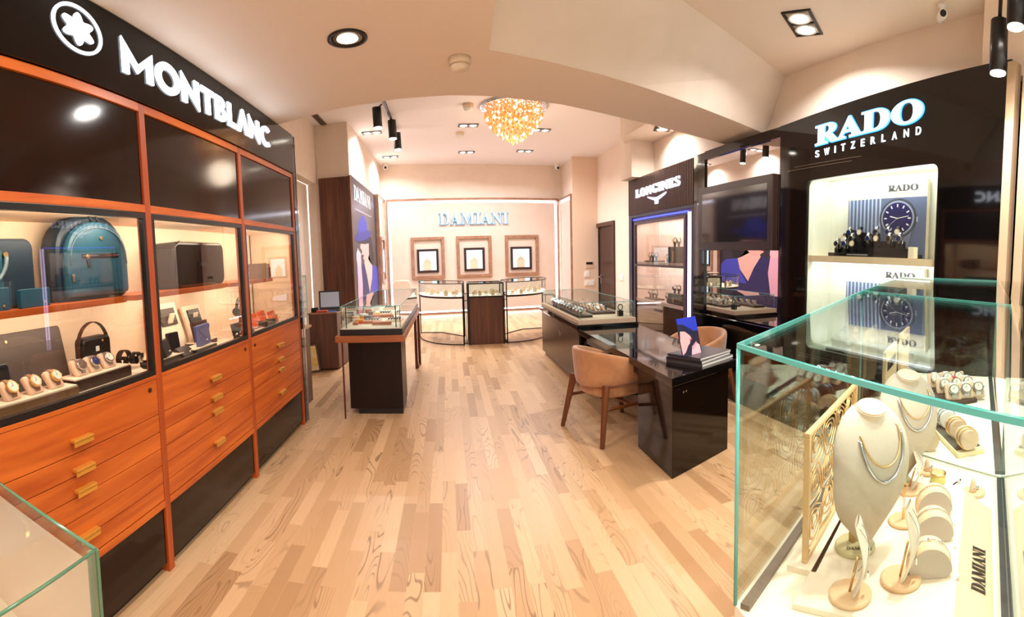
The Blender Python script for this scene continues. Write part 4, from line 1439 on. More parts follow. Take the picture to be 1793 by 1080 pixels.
vitrine('glass_vitrine', 'curved glass vitrine with thin dark legs, left of the wooden one', [(.25, 8.76), (-.02, 8.84), (-.30, 9.06), (-.52, 9.45), (-.62, 10.0), (-.62, 10.39)], [(-.16, 10.31), (.30, 9.70)])
vitrine('glass_vitrine', 'curved glass vitrine with thin dark legs, right of the wooden one', [(1.05, 8.81), (1.30, 8.84), (1.62, 9.02), (1.88, 9.40), (2.0, 9.9), (2.02, 10.40)], [(1.57, 10.35), (1.06, 9.75)])
t = thing('wooden_vitrine', 'walnut pedestal vitrine with a glass top in the middle of the hall', 'vitrine', (.67, 9.06, 0))
MB().box(.365, .975, 8.78, 9.34, .0, .865).build('pedestal', M_walnut, t, bevel=.003)
b = MB()
for x in (.355, .985):
    for y in (8.77, 9.35):
        b.box(x - .012, x + .012, y - .012, y + .012, 0, 1.12)
b.box(.355, .985, 8.76, 8.785, 1.10, 1.125).box(.355, .985, 9.335, 9.36, 1.10, 1.125).box(.345, .37, 8.785, 9.335, 1.10, 1.125).box(.97, .995, 8.785, 9.335, 1.10, 1.125).box(.355, .985, 8.76, 8.785, .86, .885)
b.build('frame', M_vfr, t)
MB().box(.375, .965, 8.79, 9.33, .866, .885).build('tray', M_creamw, t)
MB().box(.37, .97, 8.775, 8.779, .885, 1.10).box(.37, .97, 9.341, 9.345, .885, 1.10).box(.355, .359, 8.78, 9.34, .885, 1.10).box(.981, .985, 8.78, 9.34, .885, 1.10).box(.37, .97, 8.785, 9.335, 1.112, 1.116).build('glass_pane', M_glass, t)
for x0, x1, y, lab in ((.26, .35, 9.2, 'short dark link rail left of the walnut pedestal'), (.99, 1.05, 9.2, 'short dark link rail right of the walnut pedestal')):
    t = thing('link_rail', lab, 'rail', ((x0 + x1) / 2, y, 0))
    MB().cyl((x0, 8.9, .012), (x1, 8.9, .012), .008, n=8).cyl((x0, 8.9, .80), (x1, 8.9, .80), .008, n=8).cyl((x0, 8.9, .93), (x1, 8.9, .93), .008, n=8).cyl(((x0 + x1) / 2, 8.9, 0), ((x0 + x1) / 2, 8.9, .93), .006, n=8).build('rail', M_vfr, t)
for x in (-.3, 0.67, 1.5):
    lamp('vitrine_lamp', (x, 9.3, 1.7), 1.2, NEUT, .2)

# small jewellery stands in those vitrines
def small_bust():
    t = thing('jewellery_bust', 'small pale jewellery stand with a thin chain inside the hall vitrines', 'jewellery stand')
    MB().prism([(-.035, 0), (.035, 0), (.045, .07), (.03, .10), (.012, .105), (.010, .125), (-.010, .125), (-.012, .105), (-.03, .10), (-.045, .07)], -.012, .012, fn=lambda u, v, w: (u, w, v)).build('bust', M_suede, t, bevel=.005, world=False)
    MB().tube([(.02 * sin(a), -.014, .085 - .02 * (1 - cos(a))) for a in [-2.4 + 4.8 * k / 10 for k in range(11)]], .0015, n=4).build('chain', M_gold, t, world=False)
    return t


def ring_box():
    t = thing('ring_box', 'small open pale ring box inside the hall vitrines', 'box')
    MB().box(-.03, .03, -.03, .03, 0, .022).build('box_body', M_white, t, bevel=.003, world=False)
    MB(Matrix.Translation((0, .03, .022)) @ Matrix.Rotation(-.3, 4, 'X')).box(-.03, .03, -.006, .006, 0, .05).build('lid', M_tan, t, bevel=.003, world=False)
    return t


kb, kr = Kind(small_bust()), Kind(ring_box())
rnd = random.Random(11)
spots = [(-.45, 9.75), (-.33, 9.45), (-.20, 9.25), (-.05, 9.05), (.10, 8.95), (.15, 9.3), (-.1, 9.6), (-.28, 9.9), (.05, 9.55), (-.42, 10.1),
         (1.18, 8.98), (1.35, 9.0), (1.50, 9.12), (1.66, 9.28), (1.76, 9.52), (1.85, 9.85), (1.3, 9.35), (1.5, 9.6), (1.2, 9.6), (1.68, 9.95),
         (.45, 8.88), (.57, 8.9), (.69, 8.88), (.81, 8.9), (.91, 8.95), (.5, 9.12), (.65, 9.15), (.8, 9.15)]
for i, (x, y) in enumerate(spots):
    if i % 2:
        kb.put((x, y, .885), rnd.uniform(-.4, .4), 'small pale jewellery bust with a thin chain inside the hall vitrines', 'jewellery busts in the hall vitrines', scale=rnd.uniform(.8, 1.1))
    else:
        kr.put((x, y, .885), rnd.uniform(-.5, .5), 'small open pale ring box inside the hall vitrines', 'ring boxes in the hall vitrines', scale=rnd.uniform(.9, 1.3))

# pale chair back far left
t = thing('chair', 'pale upholstered chair behind the left display table, only its back showing', 'chair', (-1.10, 11.5, 0))
MB().prism(rrect(-.22, .22, .42, 1.10, .12), -.04, .04, fn=lambda u, v, w: (-1.10 + u, 11.5 + w, v)).build('backrest', M_suede, t, bevel=.02)
MB().box(-1.33, -.87, 11.05, 11.5, .40, .48).build('seat', M_suede, t, bevel=.02)
for sx in (-1.29, -.91):
    for sy in (11.09, 11.46):
        MB().cyl((sx, sy, 0), (sx, sy, .42), .014, .02, n=10).build('leg', M_chairleg, t)

# ================================================================ DISPLAY TABLE, LEFT OF THE AISLE
t = thing('display_table', 'dark pedestal display table with a wooden rim and a low glass case', 'table', (-.79, 5.9, 0))
X0, X1, Y0, Y1 = -1.13, -.445, 4.66, 7.30
MB().box(-1.06, -.505, 4.93, 5.42, .06, .80).build('pedestal', M_darkred, t, bevel=.003)
MB().box(-.98, -.51, 4.95, 5.38, 0, .06).build('plinth', M_black, t)
b = MB().box(X0, X1, Y0, Y0 + .07, .80, .865).box(X0, X1, Y1 - .07, Y1, .80, .865).box(X0, X0 + .06, Y0 + .07, Y1 - .07, .80, .865).box(X1 - .06, X1, Y0 + .07, Y1 - .07, .80, .865)
b.build('wooden_rim', M_walnut_h, t, bevel=.004)
MB().box(X0 + .04, X1 - .02, Y0 + .05, Y1 - .04, .866, .925).build('tray_base', M_black, t, bevel=.003)
MB().box(X0 + .05, X1 - .03, Y0 + .06, Y1 - .05, .925, .932).build('tray_lining', M_creamw, t)
for y, x in ((7.02, -.50), (7.27, -.47)):
    MB().box(x - .02, x + .02, y - .02, y + .02, .0, .80).build('leg', M_redleg, t, bevel=.002)
MB().box(-.51, -.47, 7.04, 7.27, 0, .04).build('foot_bar', M_redleg, t)
for y in (4.78, 7.2):
    MB().box(X0 + .035, X0 + .05, y - .007, y + .007, 0, .80).build('leg', M_redleg, t)
g0, g1, h0, h1, gt = X0 + .05, X1 - .03, Y0 + .06, Y1 - .05, 1.15
MB().box(g0, g1, h0, h1, gt - .004, gt).build('glass_top', M_glass, t)
MB().box(g0, g1, h0, h0 + .003, .932, gt - .004).box(g0, g1, h1 - .003, h1, .932, gt - .004).box(g0, g0 + .003, h0, h1, .932, gt - .004).box(g1 - .003, g1, h0, h1, .932, gt - .004).build('glass_side', M_glass, t)
MB().tube([(g0, h0, gt), (g1, h0, gt), (g1, h1, gt), (g0, h1, gt)], .003, n=6, closed=True).build('polished_edge', M_edge, t)
for x, y in ((g0 + .01, h0 + .01), (g1 - .01, h0 + .01), (g0 + .01, h1 - .01), (g1 - .01, h1 - .01)):
    MB().cyl((x, y, .932), (x, y, gt), .003, n=6).build('corner_post', M_black, t)
for x in (g0 + .05, g1 - .055):
    MB().cyl((x, h0 + .04, .932), (x, h0 + .04, gt), .005, n=8).build('stay', M_black, t)
lamp('table_lamp', (-.79, 5.9, 1.14), 5, NEUT, .4, 2.0, parent=t)
zt_ = .932


def pen_tray(x, y, lab):
    t = thing('pen_tray', lab, 'tray', (x, y, zt_), 0, 'cream trays with dark pens on the display table')
    MB().box(-.085, .085, -.13, .13, 0, .022).build('tray', M_cream, t, bevel=.003, world=False)
    for k in range(5):
        p = MB().cyl((-.06 + k * .03, -.09, .028), (-.055 + k * .03, .09, .028), .006, n=8).build('pen', (M_dialb, M_black, M_dialk, M_dialb, M_black)[k], t, world=False)
        MB().cyl((-.055 + k * .03, .09, .028), (-.0545 + k * .03, .10, .028), .0055, n=8).build('cap_end', M_gold, p, world=False)
    return t


t0 = pen_tray(-.84, 5.28, 'x')
snapshot(t0)
pos = [(-.84, 5.28, 'nearest left'), (-.60, 5.30, 'nearest right'), (-.80, 5.95, 'second row left'), (-.58, 5.98, 'second row right'), (-.80, 6.6, 'third row left'), (-.58, 6.62, 'third row right')]
for i, (x, y, w_) in enumerate(pos):
    lab = 'cream tray of dark pens, ' + w_ + ' on the display table'
    if i:
        dup(t0, (x, y, zt_), .0, lab)
    else:
        t0['label'] = lab
for x, y, sx, sy, lab in ((-.70, 4.98, .20, .07, 'rose leather glasses case nearest the front of the display table'), (-.82, 5.08, .18, .05, 'rose leather case half behind the front one'), (-.78, 5.62, .26, .05, 'long rose leather case between the first and second pen trays'), (-.98, 5.0, .06, .05, 'small rose case at the left front corner')):
    t = thing('glasses_case', lab, 'glasses case', (x, y, zt_), 0, 'rose leather cases on the display table')
    MB().prism(rrect(-sx / 2, sx / 2, 0, .035, .015), -sy / 2, sy / 2, fn=lambda u, v, w: (u, w, v)).build('case_body', M_pink, t, bevel=.006, world=False)
    MB().box(-sx / 2 + .005, sx / 2 - .005, -sy / 2 - .0015, -sy / 2 + .001, .016, .019).build('seam', M_brleath, t, world=False)
for x, y, m, lab in ((-.96, 5.10, M_orl, 'orange box with an amber lid near the left front corner'), (-1.00, 5.55, mat('amber_box', (238, 160, 60), .5), 'amber round box on the left side of the table'), (-.86, 5.72, mat('yellow_box', (240, 196, 110), .5), 'yellow box in the middle of the table'), (-.92, 5.42, mat('grey_gift', (110, 104, 108), .5), 'grey white box beside the amber one'), (-1.04, 5.32, M_white, 'white round box at the left edge of the table'), (-.94, 5.85, mat('grey_gift2', (128, 116, 118), .5), 'small grey box behind the amber one'), (-1.02, 6.1, M_pink, 'rose box at the left edge, halfway along the table'), (-.97, 6.45, M_white, 'white box far along the left edge of the table')):
    t = thing('gift_box', lab, 'box', (x, y, zt_))
    if 'round' in lab:
        MB().lathe([(.045, 0), (.045, .035)], n=20).build('box_body', m, t, world=False)
        MB().lathe([(.047, .035), (.047, .055), (.04, .058)], n=20).build('lid', M_white if m is not M_white else M_tan, t, world=False)
    else:
        MB().box(-.04, .04, -.03, .03, 0, .03).build('box_body', m, t, bevel=.003, world=False)
        MB().box(-.042, .042, -.032, .032, .03, .048).build('lid', mat('amber_box', (238, 160, 60), .5) if 'amber lid' in lab else m, t, bevel=.003, world=False)

# ================================================================ COUNTER RIGHT OF THE AISLE
t = thing('display_counter', 'dark lacquered display counter with a low glass case and cream trim', 'counter', (1.85, 6.6, 0))
X0, X1, Y0, Y1 = 1.49, 2.20, 5.46, 7.72
M_cb = mat('taupe_lacquer', (66, 42, 28), .25, spec=.35)
MB().box(X0, X0 + .02, Y0, Y1, .06, .69).build('side_panel', M_cb, t)
MB().box(X0 + .02, X1, Y0 + .0, Y1, .06, .69).build('body', M_blackg, t)
MB().box(X0 + .04, X1 - .04, Y0 + .04, Y1 - .04, 0, .06).build('plinth', M_frame, t)
MB().box(X0 - .03, X1 + .03, Y0 - .03, Y1 + .03, .715, .775).build('black_rim', M_blackg, t, bevel=.003)
MB().box(X0 - .01, X1 + .01, Y0 - .01, Y1 + .01, .69, .715).build('chrome_strip', M_chrome, t)
MB().box(X0 - .005, X1 + .005, Y0 - .005, Y1 + .005, .775, .83).build('cream_base', mat('taupe_base', (206, 180, 152), .6), t, bevel=.003)
g0, g1, h0, h1, gt = X0 + .02, X1 - .02, Y0 + .02, Y1 - .02, 1.03
MB().box(g0, g1, h0, h1, gt - .004, gt).build('glass_top', M_glass, t)
MB().box(g0, g1, h0, h0 + .003, .83, gt - .004).box(g0, g1, h1 - .003, h1, .83, gt - .004).box(g0, g0 + .003, h0, h1, .83, gt - .004).box(g1 - .003, g1, h0, h1, .83, gt - .004).build('glass_side', M_glass, t)
MB().tube([(g0, h0, gt), (g1, h0, gt), (g1, h1, gt), (g0, h1, gt)], .0028, n=6, closed=True).build('polished_edge', M_edge, t)
for x, y in ((g0, h0), (g1, h0), (g0, h1), (g1, h1)):
    MB().cyl((x, y, .83), (x, y, gt), .0028, n=6).build('corner_edge', M_edge, t)
b = MB()
fw = lambda u, v, w: (X0 - w, 6.45 - u, .52 + v)
b.prism([(-.13, .05), (-.02, .02), (.0, -.05), (.02, .02), (.13, .05), (.03, .0), (.0, -.08), (-.03, .0)], 0, .004, fn=fw)
b.build('winged_emblem', M_chrome, t)
lamp('counter_lamp', (1.85, 6.6, 1.02), 4, NEUT, .4, 1.8, parent=t)
t = thing('watch_tray', 'long dark watch tray along the aisle side of the counter', 'tray', (1.62, 6.5, .83))
MB().box(1.54, 1.72, 5.66, 7.55, .83, .86).build('tray_base', mat('tray_brown', (72, 48, 38), .5), t, bevel=.003)
t = thing('watch_tray', 'shorter dark watch tray on the far side of the counter', 'tray', (1.95, 6.3, .83))
MB().box(1.80, 2.10, 5.90, 7.2, .83, .86).build('tray_base', mat('tray_brown', (72, 48, 38), .5), t, bevel=.003)
kc = Kind(make_watch('wristwatch', 'small watch on a pale cushion', M_bracelet, M_dialw, M_steel, 1.25))
kd = Kind(make_watch('wristwatch', 'small dark watch on a pale cushion', M_leath, M_dialk, M_steel, 1.25))
n = 0
for j in range(11):
    (kc if j % 3 else kd).put((1.60, 5.78 + j * .165, .86), pi + .5, None, None)
for j in range(7):
    (kd if j % 2 else kc).put((1.90, 6.0 + j * .18, .86), -pi / 2 + .4)
    (kc if j % 3 else kd).put((2.02, 6.03 + j * .18, .86), -pi / 2 + .4)
for o in COL.objects:
    if o.name.startswith('wristwatch') and o.parent is None and o.location.x > 1.4:
        dk = 'dark' if kids(o)[1].data.materials[0] is M_leath else 'pale'
        row = 'along the aisle side' if o.location.x < 1.7 else 'on the far tray'
        o['label'] = 'small %s watch on a cushion in the counter, %s' % (dk, row)
        o['group'] = '%s watches %s of the counter' % (dk, row)
t = thing('watch_pedestal', 'small black pedestal with a watch in the near right corner of the counter', 'stand', (2.08, 5.66, .83))
MB().box(2.05, 2.11, 5.63, 5.69, .83, .90).build('block', M_black, t, bevel=.003)
MB().tube([(2.08 + .03 * cos(a), 5.66, .94 + .035 * sin(a)) for a in [2 * pi * i / 16 for i in range(16)]], .006, n=6, closed=True).build('watch_loop', M_leath, t)

# ================================================================ DESK, CHAIRS
t = thing('desk', 'black high gloss sales desk on solid panel legs', 'desk', (1.85, 4.2, 0))
MB().prism([(1.49, 3.01), (2.13, 3.28), (2.13, 3.92), (1.49, 3.65)], 0, .68).build('panel_leg', mat('brown_black_gloss', (18, 9, 5), .08, spec=.4), t, bevel=.003)
MB().prism([(1.62, 5.05), (2.15, 5.05), (2.15, 5.36), (1.62, 5.36)], 0, .68).build('panel_leg', M_blackg, t, bevel=.003)
MB().prism([(1.465, 2.965), (2.21, 3.28), (2.24, 5.40), (1.47, 5.40)], .68, .74).build('desktop', M_blackg, t, bevel=.003)
MB().box(1.51, 1.53, 3.7, 5.2, .60, .68).build('cable_rail', M_black, t)
MB().cyl((1.58, 3.02, .62), (1.585, 3.01, .62), .008, n=10).cyl((1.61, 3.035, .62), (1.615, 3.025, .62), .008, n=10).build('socket', M_chrome, t)


def magazine(x, y, z, rz, w_, h, th, m, lab):
    t = thing('magazine', lab, 'magazine', (x, y, z), rz, 'magazines stacked on the desk')
    MB().box(-w_ / 2, w_ / 2, -h / 2, h / 2, .001, th - .001).build('pages', M_white, t, world=False)
    MB().box(-w_ / 2 - .002, w_ / 2 + .002, -h / 2 - .002, h / 2 + .002, th - .0015, th).box(-w_ / 2 - .002, w_ / 2 + .002, -h / 2 - .002, h / 2 + .002, 0, .0015).box(-w_ / 2 - .003, -w_ / 2, -h / 2 - .002, h / 2 + .002, 0, th).build('cover', m, t, world=False)
    return t


M_cov = mat('slate_cover', (64, 64, 68), .3)
magazine(1.95, 3.42, .740, .46, .46, .34, .022, M_cov, 'grey covered magazine at the bottom of the stack on the desk')
magazine(1.94, 3.43, .762, .50, .45, .33, .020, mat('dark_cover', (34, 32, 34), .3), 'magazine in the middle of the stack on the desk')
tm = magazine(1.96, 3.45, .782, .44, .44, .32, .018, M_cov, 'slate grey magazine on top of the stack on the desk')
MB().box(.04, .12, .08, .085, .018, .0185).build('title_line', M_white, tm, world=False)
t = thing('photo_stand', 'small picture stand of a person in a blue hat on the magazines', 'picture', (1.84, 3.36, .80), .42)
Mq = Matrix.Rotation(-.24, 4, 'X')
MB(Mq).box(-.125, .125, -.003, .003, 0, .30).build('board', mat('board_night', (40, 34, 60), .4), t, world=False)
def pq(u, v, w):
    return Mq @ Vector((-.125 + u * .25, -.0032 - w, v * .30))
def pic2(name, pts, col, lvl):
    b = MB()
    b.prism(pts, 0, .0006, fn=lambda u, v, w: pq(u, v, lvl * .0007 + w))
    return b.build(name, mat('print_%d_%d_%d' % col, col, .5), t, world=False)
pic2('hat', [(.0, 1), (.0, .86), (.35, .78), (.75, .62), (1, .60), (1, 1)], (36, 56, 200), 1)
pic2('hat_brim', [(0, .86), (.3, .82), (.75, .62), (1, .60), (1, .50), (.6, .56), (.2, .70), (0, .74)], (20, 22, 70), 2)
pic2('face', [(.08, .66), (.30, .64), (.52, .52), (.58, .44), (.50, .40), (.48, .32), (.36, .26), (.18, .10), (.02, .04), (.0, .4)], (240, 184, 186), 2)
pic2('lips', [(.50, .42), (.60, .44), (.58, .38), (.50, .37)], (200, 60, 80), 3)
pic2('hand', [(.45, .0), (.55, .22), (.78, .30), (.94, .22), (.96, .0)], (246, 194, 204), 2)
pic2('finger', [(.52, .20), (.80, .33), (.82, .28), (.56, .14)], (232, 160, 174), 3)
MB().box(-.01, .01, .0, .09, .002, .006).box(-.008, .008, .085, .09, .0, .16).build('stay', M_black, t, world=False)


def tub_chair(lab):
    t = thing('tub_chair', lab, 'chair', (0, 0, 0), 0, 'tub chairs at the desk')
    # seat faces +x; curved shell opens towards +x
    def shell(u, v):
        a = radians(62) + u * radians(236)
        c = abs(u - .5) * 2
        ztop = .785 - .15 * c ** 2.2
        zbot = .475 + .075 * c ** 2 - .02 * (1 - c)
        rad = .315 + .01 * (1 - c)
        # cross-section as a rounded slab
        q = 2 * pi * v
        w_ = .027 * (abs(cos(q)) ** .5) * (1 if cos(q) > 0 else -1)
        zz = (ztop + zbot) / 2 + (ztop - zbot) / 2 * (abs(sin(q)) ** .4) * (1 if sin(q) > 0 else -1)
        lean = (zz - .45) * .10
        e = 1 - .5 * max(0, c - .93) / .07
        r = rad + lean + w_ * e
        return (r * cos(a) * .98, r * sin(a) * .96, zz)
    MB().grid(shell, 40, 20, cv=True).build('backrest', M_velvet, t, world=False)
    s = [(.285 * (abs(cos(a)) ** .75) * (1 if cos(a) > 0 else -1), .27 * (abs(sin(a)) ** .75) * (1 if sin(a) > 0 else -1)) for a in [2 * pi * i / 32 for i in range(32)]]
    MB().prism(s, .37, .475).build('seat', M_velvet, t, bevel=.025, world=False)
    for sx, sy in ((1, 1), (1, -1), (-1, 1), (-1, -1)):
        top = (sx * .255, sy * .262, .56 if sx > 0 else .50)
        bot = (sx * .345, sy * .33, 0)
        MB().cyl(bot, top, .022, .035, n=6, smooth=False).build('leg', M_chairleg, t, bevel=.004, world=False)
    for sy in (1, -1):
        MB().cyl((.30, sy * .29, .30), (-.30, sy * .29, .30), .016, n=6, smooth=False).build('side_stretcher', M_chairleg, t, world=False)
    MB().cyl((0, -.29, .30), (0, .29, .30), .016, n=6, smooth=False).build('cross_stretcher', M_chairleg, t, world=False)
    return t


tc = Kind(tub_chair('camel velvet tub chair on brown legs, in front of the desk'))
tc.put((1.44, 4.13, 0), .28, 'camel velvet tub chair on brown legs, on the aisle side of the desk', 'tub chairs at the desk')
tc.put((2.50, 4.55, 0), pi + .15, 'camel velvet tub chair behind the desk, mostly hidden by the picture stand', 'tub chairs at the desk')

# ================================================================ RIGHT SIDE WALL UNITS
XR = 2.90
RU, RV, RN = (0, -1, 0), (0, 0, 1), (-1, 0, 0)      # reading direction on surfaces facing the aisle


def rmap(u, v, w):      # u = y coordinate, v = z, w = thickness away from the aisle
    return (XR + w, u, v)


# ---- rado unit
t = thing('display_unit', 'tall black gloss display unit with a bright white niche and illuminated lettering', 'display unit', (3.0, 2.5, 0))
outer = [(1.36, 0), (3.555, 0), (3.555, 2.79), (2.4, 2.845), (1.36, 2.90)]
hole = rrect(1.885, 3.235, .78, 2.25, .05)
hole = [(y, z + (.0 if z < 1.5 else (.02 * (3.235 - y) / 1.35))) for y, z in hole]
me = shape_mesh([outer, hole[::-1]], .03)
fb = mapped('fascia', me, (XR, 0, 0), (0, 1, 0), (0, 0, 1), (1, 0, 0), M_blackg, t)
MB().box(XR + .03, 3.34, 3.525, 3.555, 0, 2.79).build('side_panel', M_blackg, t)
MB().box(XR + .03, 3.34, 1.36, 1.39, 0, 2.88).build('side_panel', M_blackg, t)
MB().prism([(y, z) for y, z in ((1.36, 2.88), (3.555, 2.77), (3.555, 2.79), (1.36, 2.90))], .03, .40, fn=rmap).build('top_panel', M_blackg, t)
M_niche = mat('white_niche', (240, 238, 220), .5)
b = MB().box(3.20, 3.22, 1.86, 3.26, .74, 2.30).box(XR + .03, 3.20, 1.86, 1.885, .74, 2.30).box(XR + .03, 3.20, 3.235, 3.26, .74, 2.30).box(XR + .03, 3.20, 1.885, 3.235, 2.275, 2.30).box(XR + .03, 3.20, 1.885, 3.235, .74, .78)
b.build('niche_lining', M_niche, t)
MB().box(XR + .035, 3.20, 1.885, 3.235, 1.545, 1.60).build('shelf', mat('beige_shelf', (232, 204, 168), .5), t)
MB().box(XR + .035, XR + .05, 1.95, 3.17, 2.262, 2.274).build('light_strip', M_strip, t)
MB().box(XR + .035, XR + .05, 1.95, 3.17, 1.536, 1.545).build('light_strip', M_strip, t)
MB().box(XR + .010, XR + .014, 1.885, 3.235, .78, 2.25).build('glass_front', M_glass, t)
lamp('niche_lamp', (XR + .05, 2.56, 2.24), 8, COOL, .05, 1.2, aim=(.85, 0, -.55), parent=t)
lamp('niche_lamp', (XR + .06, 2.56, 1.51), 8, COOL, .05, 1.2, aim=(.85, 0, -.55), parent=t)
NS = XR - .001
text('letter_glow', '𝐑𝐀𝐃𝐎', emis('blue_glow_light', (70, 150, 235), 2.0), t, (NS, 3.132, 2.523), (0, -1, .042), (0, .0, 1), RN, 1.115, .180, .012, .030)
text('letter_faces', '𝐑𝐀𝐃𝐎', emis('icy_letter_light', (196, 236, 255), 2.2), t, (NS - .012, 3.125, 2.530), (0, -1, .042), (0, .0, 1), RN, 1.10, .165, .006, .018)
pos_ = 0.0
for c_ in 'SWITZERLAND':
    wc = {'I': .010, 'W': .058, 'L': .036, 'E': .036}.get(c_, .043)
    text('small_letter', c_, M_letter, t, (NS, 3.13 - pos_, 2.437 + .044 * pos_), (0, -1, .044), RV, RN, wc, .056, .006, .008)
    pos_ += wc + .0647
MB().box(XR - .004, XR, 2.6, 3.4, 2.385, 2.388).box(XR - .004, XR, 2.7, 3.5, 2.36, 2.363).build('trim_line', M_chrome, t)


def rado_board(z0, z1, lab, headline):
    t = thing('picture_board', lab, 'picture', (3.15, 2.5, z0), 0, 'watch picture boards in the white niche')
    xb = 3.12
    MB().box(xb, xb + .04, 2.115, 2.94, z0, z1).build('board', mat('beige_board', (222, 206, 178), .5), t, bevel=.002)
    zi = z1 - .135
    f = lambda u, v, w: (xb - .0005 - w, u, v)
    def pc(name, pts, col, lvl, rough=.35):
        m = mat('board_%d_%d_%d' % col, col, rough)
        return MB().prism(pts, lvl * .0012, lvl * .0012 + .001, fn=f).build(name, m, t)
    pc('print_ground', [(2.115, z0 + .0), (2.93, z0 + .0), (2.93, zi), (2.115, zi)], (96, 106, 132), 1)
    b = MB()
    for k in range(9):
        b.prism([(2.92 - k * .042, z0), (2.902 - k * .042, z0), (2.902 - k * .042, zi), (2.92 - k * .042, zi)], .0024, .0030, fn=f)
    b.build('print_stripes', mat('stripe_print', (176, 184, 206), .3), t)
    b = MB()
    b.prism([(2.93, z0), (2.56, z0), (2.60, z0 + .18), (2.93, z0 + .24)], .003, .0036, fn=f)
    b.build('print_shadow', mat('shadow_print', (30, 30, 38), .4), t)
    cy_, cz_ = 2.39, zi - .165
    pc('print_strap', [(cy_ - .10, cz_ - .20), (cy_ + .10, cz_ - .20), (cy_ + .09, cz_), (cy_ - .09, cz_)] if False else [(2.30, z0), (2.44, z0), (2.50, cz_), (2.22, cz_)], (120, 126, 140), 4)
    pc('print_bezel', circle(cy_, cz_, .185, 48, .158), (66, 70, 84), 5)
    pc('print_bezel_rim', circle(cy_, cz_, .165, 48, .140), (150, 156, 170), 6)
    pc('print_dial', circle(cy_, cz_, .148, 48, .125), (24, 26, 84), 7)
    pc('print_crown', [(2.19, cz_ - .03), (2.215, cz_ - .03), (2.215, cz_ + .01), (2.19, cz_ + .01)], (170, 176, 190), 5)
    for k in range(12):
        a = pi / 6 * k
        q = lambda r, d, a=a: (cy_ + (r * cos(a) - d * sin(a)), cz_ + .845 * (r * sin(a) + d * cos(a)))
        MB().prism([q(.105, -.006), q(.133, -.006), q(.133, .006), q(.105, .006)], .0096, .0104, fn=f).build('print_index', M_white, t)
    for a, L_, w_ in ((radians(165), .075, .010), (radians(10), .115, .006), (radians(40), -.11, .002)):
        q = lambda r, d, a=a: (cy_ - (r * cos(a) - d * sin(a)), cz_ + .845 * (r * sin(a) + d * cos(a)))
        MB().prism([q(-.01, -w_ / 2), q(L_, -w_ / 2), q(L_, w_ / 2), q(-.01, w_ / 2)], .0106, .0112, fn=f).build('print_hand', M_white, t)
    o = (xb - .0005, 2.50, z1 - .085)
    text('letters', '𝐑𝐀𝐃𝐎', mat('dark_print', (44, 40, 40), .5), t, o, RU, RV, RN, .30, .052, .002, .02)
    text('small_letters', 'SWITZERLAND', mat('pale_print', (176, 164, 146), .5), t, (xb - .0005, 2.50, z1 - .112), RU, RV, RN, .29, .014, .001)
    return t


rado_board(1.60, 2.215, 'picture board with a blue dial watch on the upper shelf of the white niche', 1)
rado_board(.90, 1.52, 'picture board with a blue dial watch on the lower level of the white niche', 2)


def stand_watch(name, label, strap, dial, case=M_steel, s=1.0):
    """upright watch on a post holder, facing +x"""
    t = thing(name, label, 'watch')
    S = Matrix.Scale(s, 4)
    MB(S).box(-.012, .004, -.010, .010, 0, .055).build('holder', M_black, t, world=False)
    MB(S).band([(.004 + .020 * cos(a) - .012, 0, .060 + .038 * sin(a)) for a in [2 * pi * i / 18 for i in range(18)]], (0, .009, 0), .003, closed=True).build('strap', strap, t, world=False)
    MB(S).cyl((.010, 0, .060), (.020, 0, .060), .0200, .0190, n=24).build('watch_case', case, t, world=False)
    MB(S).cyl((.0200, 0, .060), (.0206, 0, .060), .0155, n=24).build('dial', dial, t, world=False)
    return t


kws = [Kind(stand_watch('wristwatch', 'steel watch', M_bracelet, M_dialk, M_steel, 1.25)),
       Kind(stand_watch('wristwatch', 'black watch', M_leath, M_dialw, M_gold, 1.25)),
       Kind(stand_watch('wristwatch', 'blue dial watch', M_bracelet, M_dialb, M_steel, 1.25))]
kn = ('steel watch with dark dial', 'black strap watch with pale dial', 'steel watch with blue dial')
for zi, lev in ((1.60, 'upper'), (.78, 'lower')):
    t = thing('stepped_tray', 'black stepped watch tray on the ' + lev + ' level of the white niche', 'tray', (3.0, 2.6, zi))
    x0 = XR + .05
    MB().box(x0, x0 + .17, 2.14, 3.00, zi, zi + .030).box(x0 + .055, x0 + .17, 2.18, 2.98, zi + .03, zi + .075).box(x0 + .11, x0 + .17, 2.30, 2.96, zi + .075, zi + .13).build('steps', mat('gloss_tray', (14, 12, 13), .15), t, bevel=.003)
    MB().box(x0 - .001, x0, 2.55, 2.78, zi + .010, zi + .022).build('caption', mat('grey_letters', (130, 128, 130), .4), t)
    MB().box(x0 - .006, x0 + .05, 2.10, 2.15, zi, zi + .085).build('end_block', M_creamw, t, bevel=.002)
    n = 0
    for row, (dx, dz, ys) in enumerate(((.03, .03, (2.92, 2.83, 2.74)), (.085, .075, (2.89, 2.80, 2.62, 2.53, 2.40, 2.30)), (.14, .13, (2.88, 2.76, 2.58, 2.46, 2.36)))):
        for y in ys:
            k = (n * 5 + row) % 3
            n += 1
            kws[k].put((x0 + dx, y, zi + dz), pi + .15, '%s, %s row of the %s stepped tray' % (kn[k], ('front', 'middle', 'back')[row], lev), '%s on the %s tray, %s row' % (kn[k], lev, ('front', 'middle', 'back')[row]))

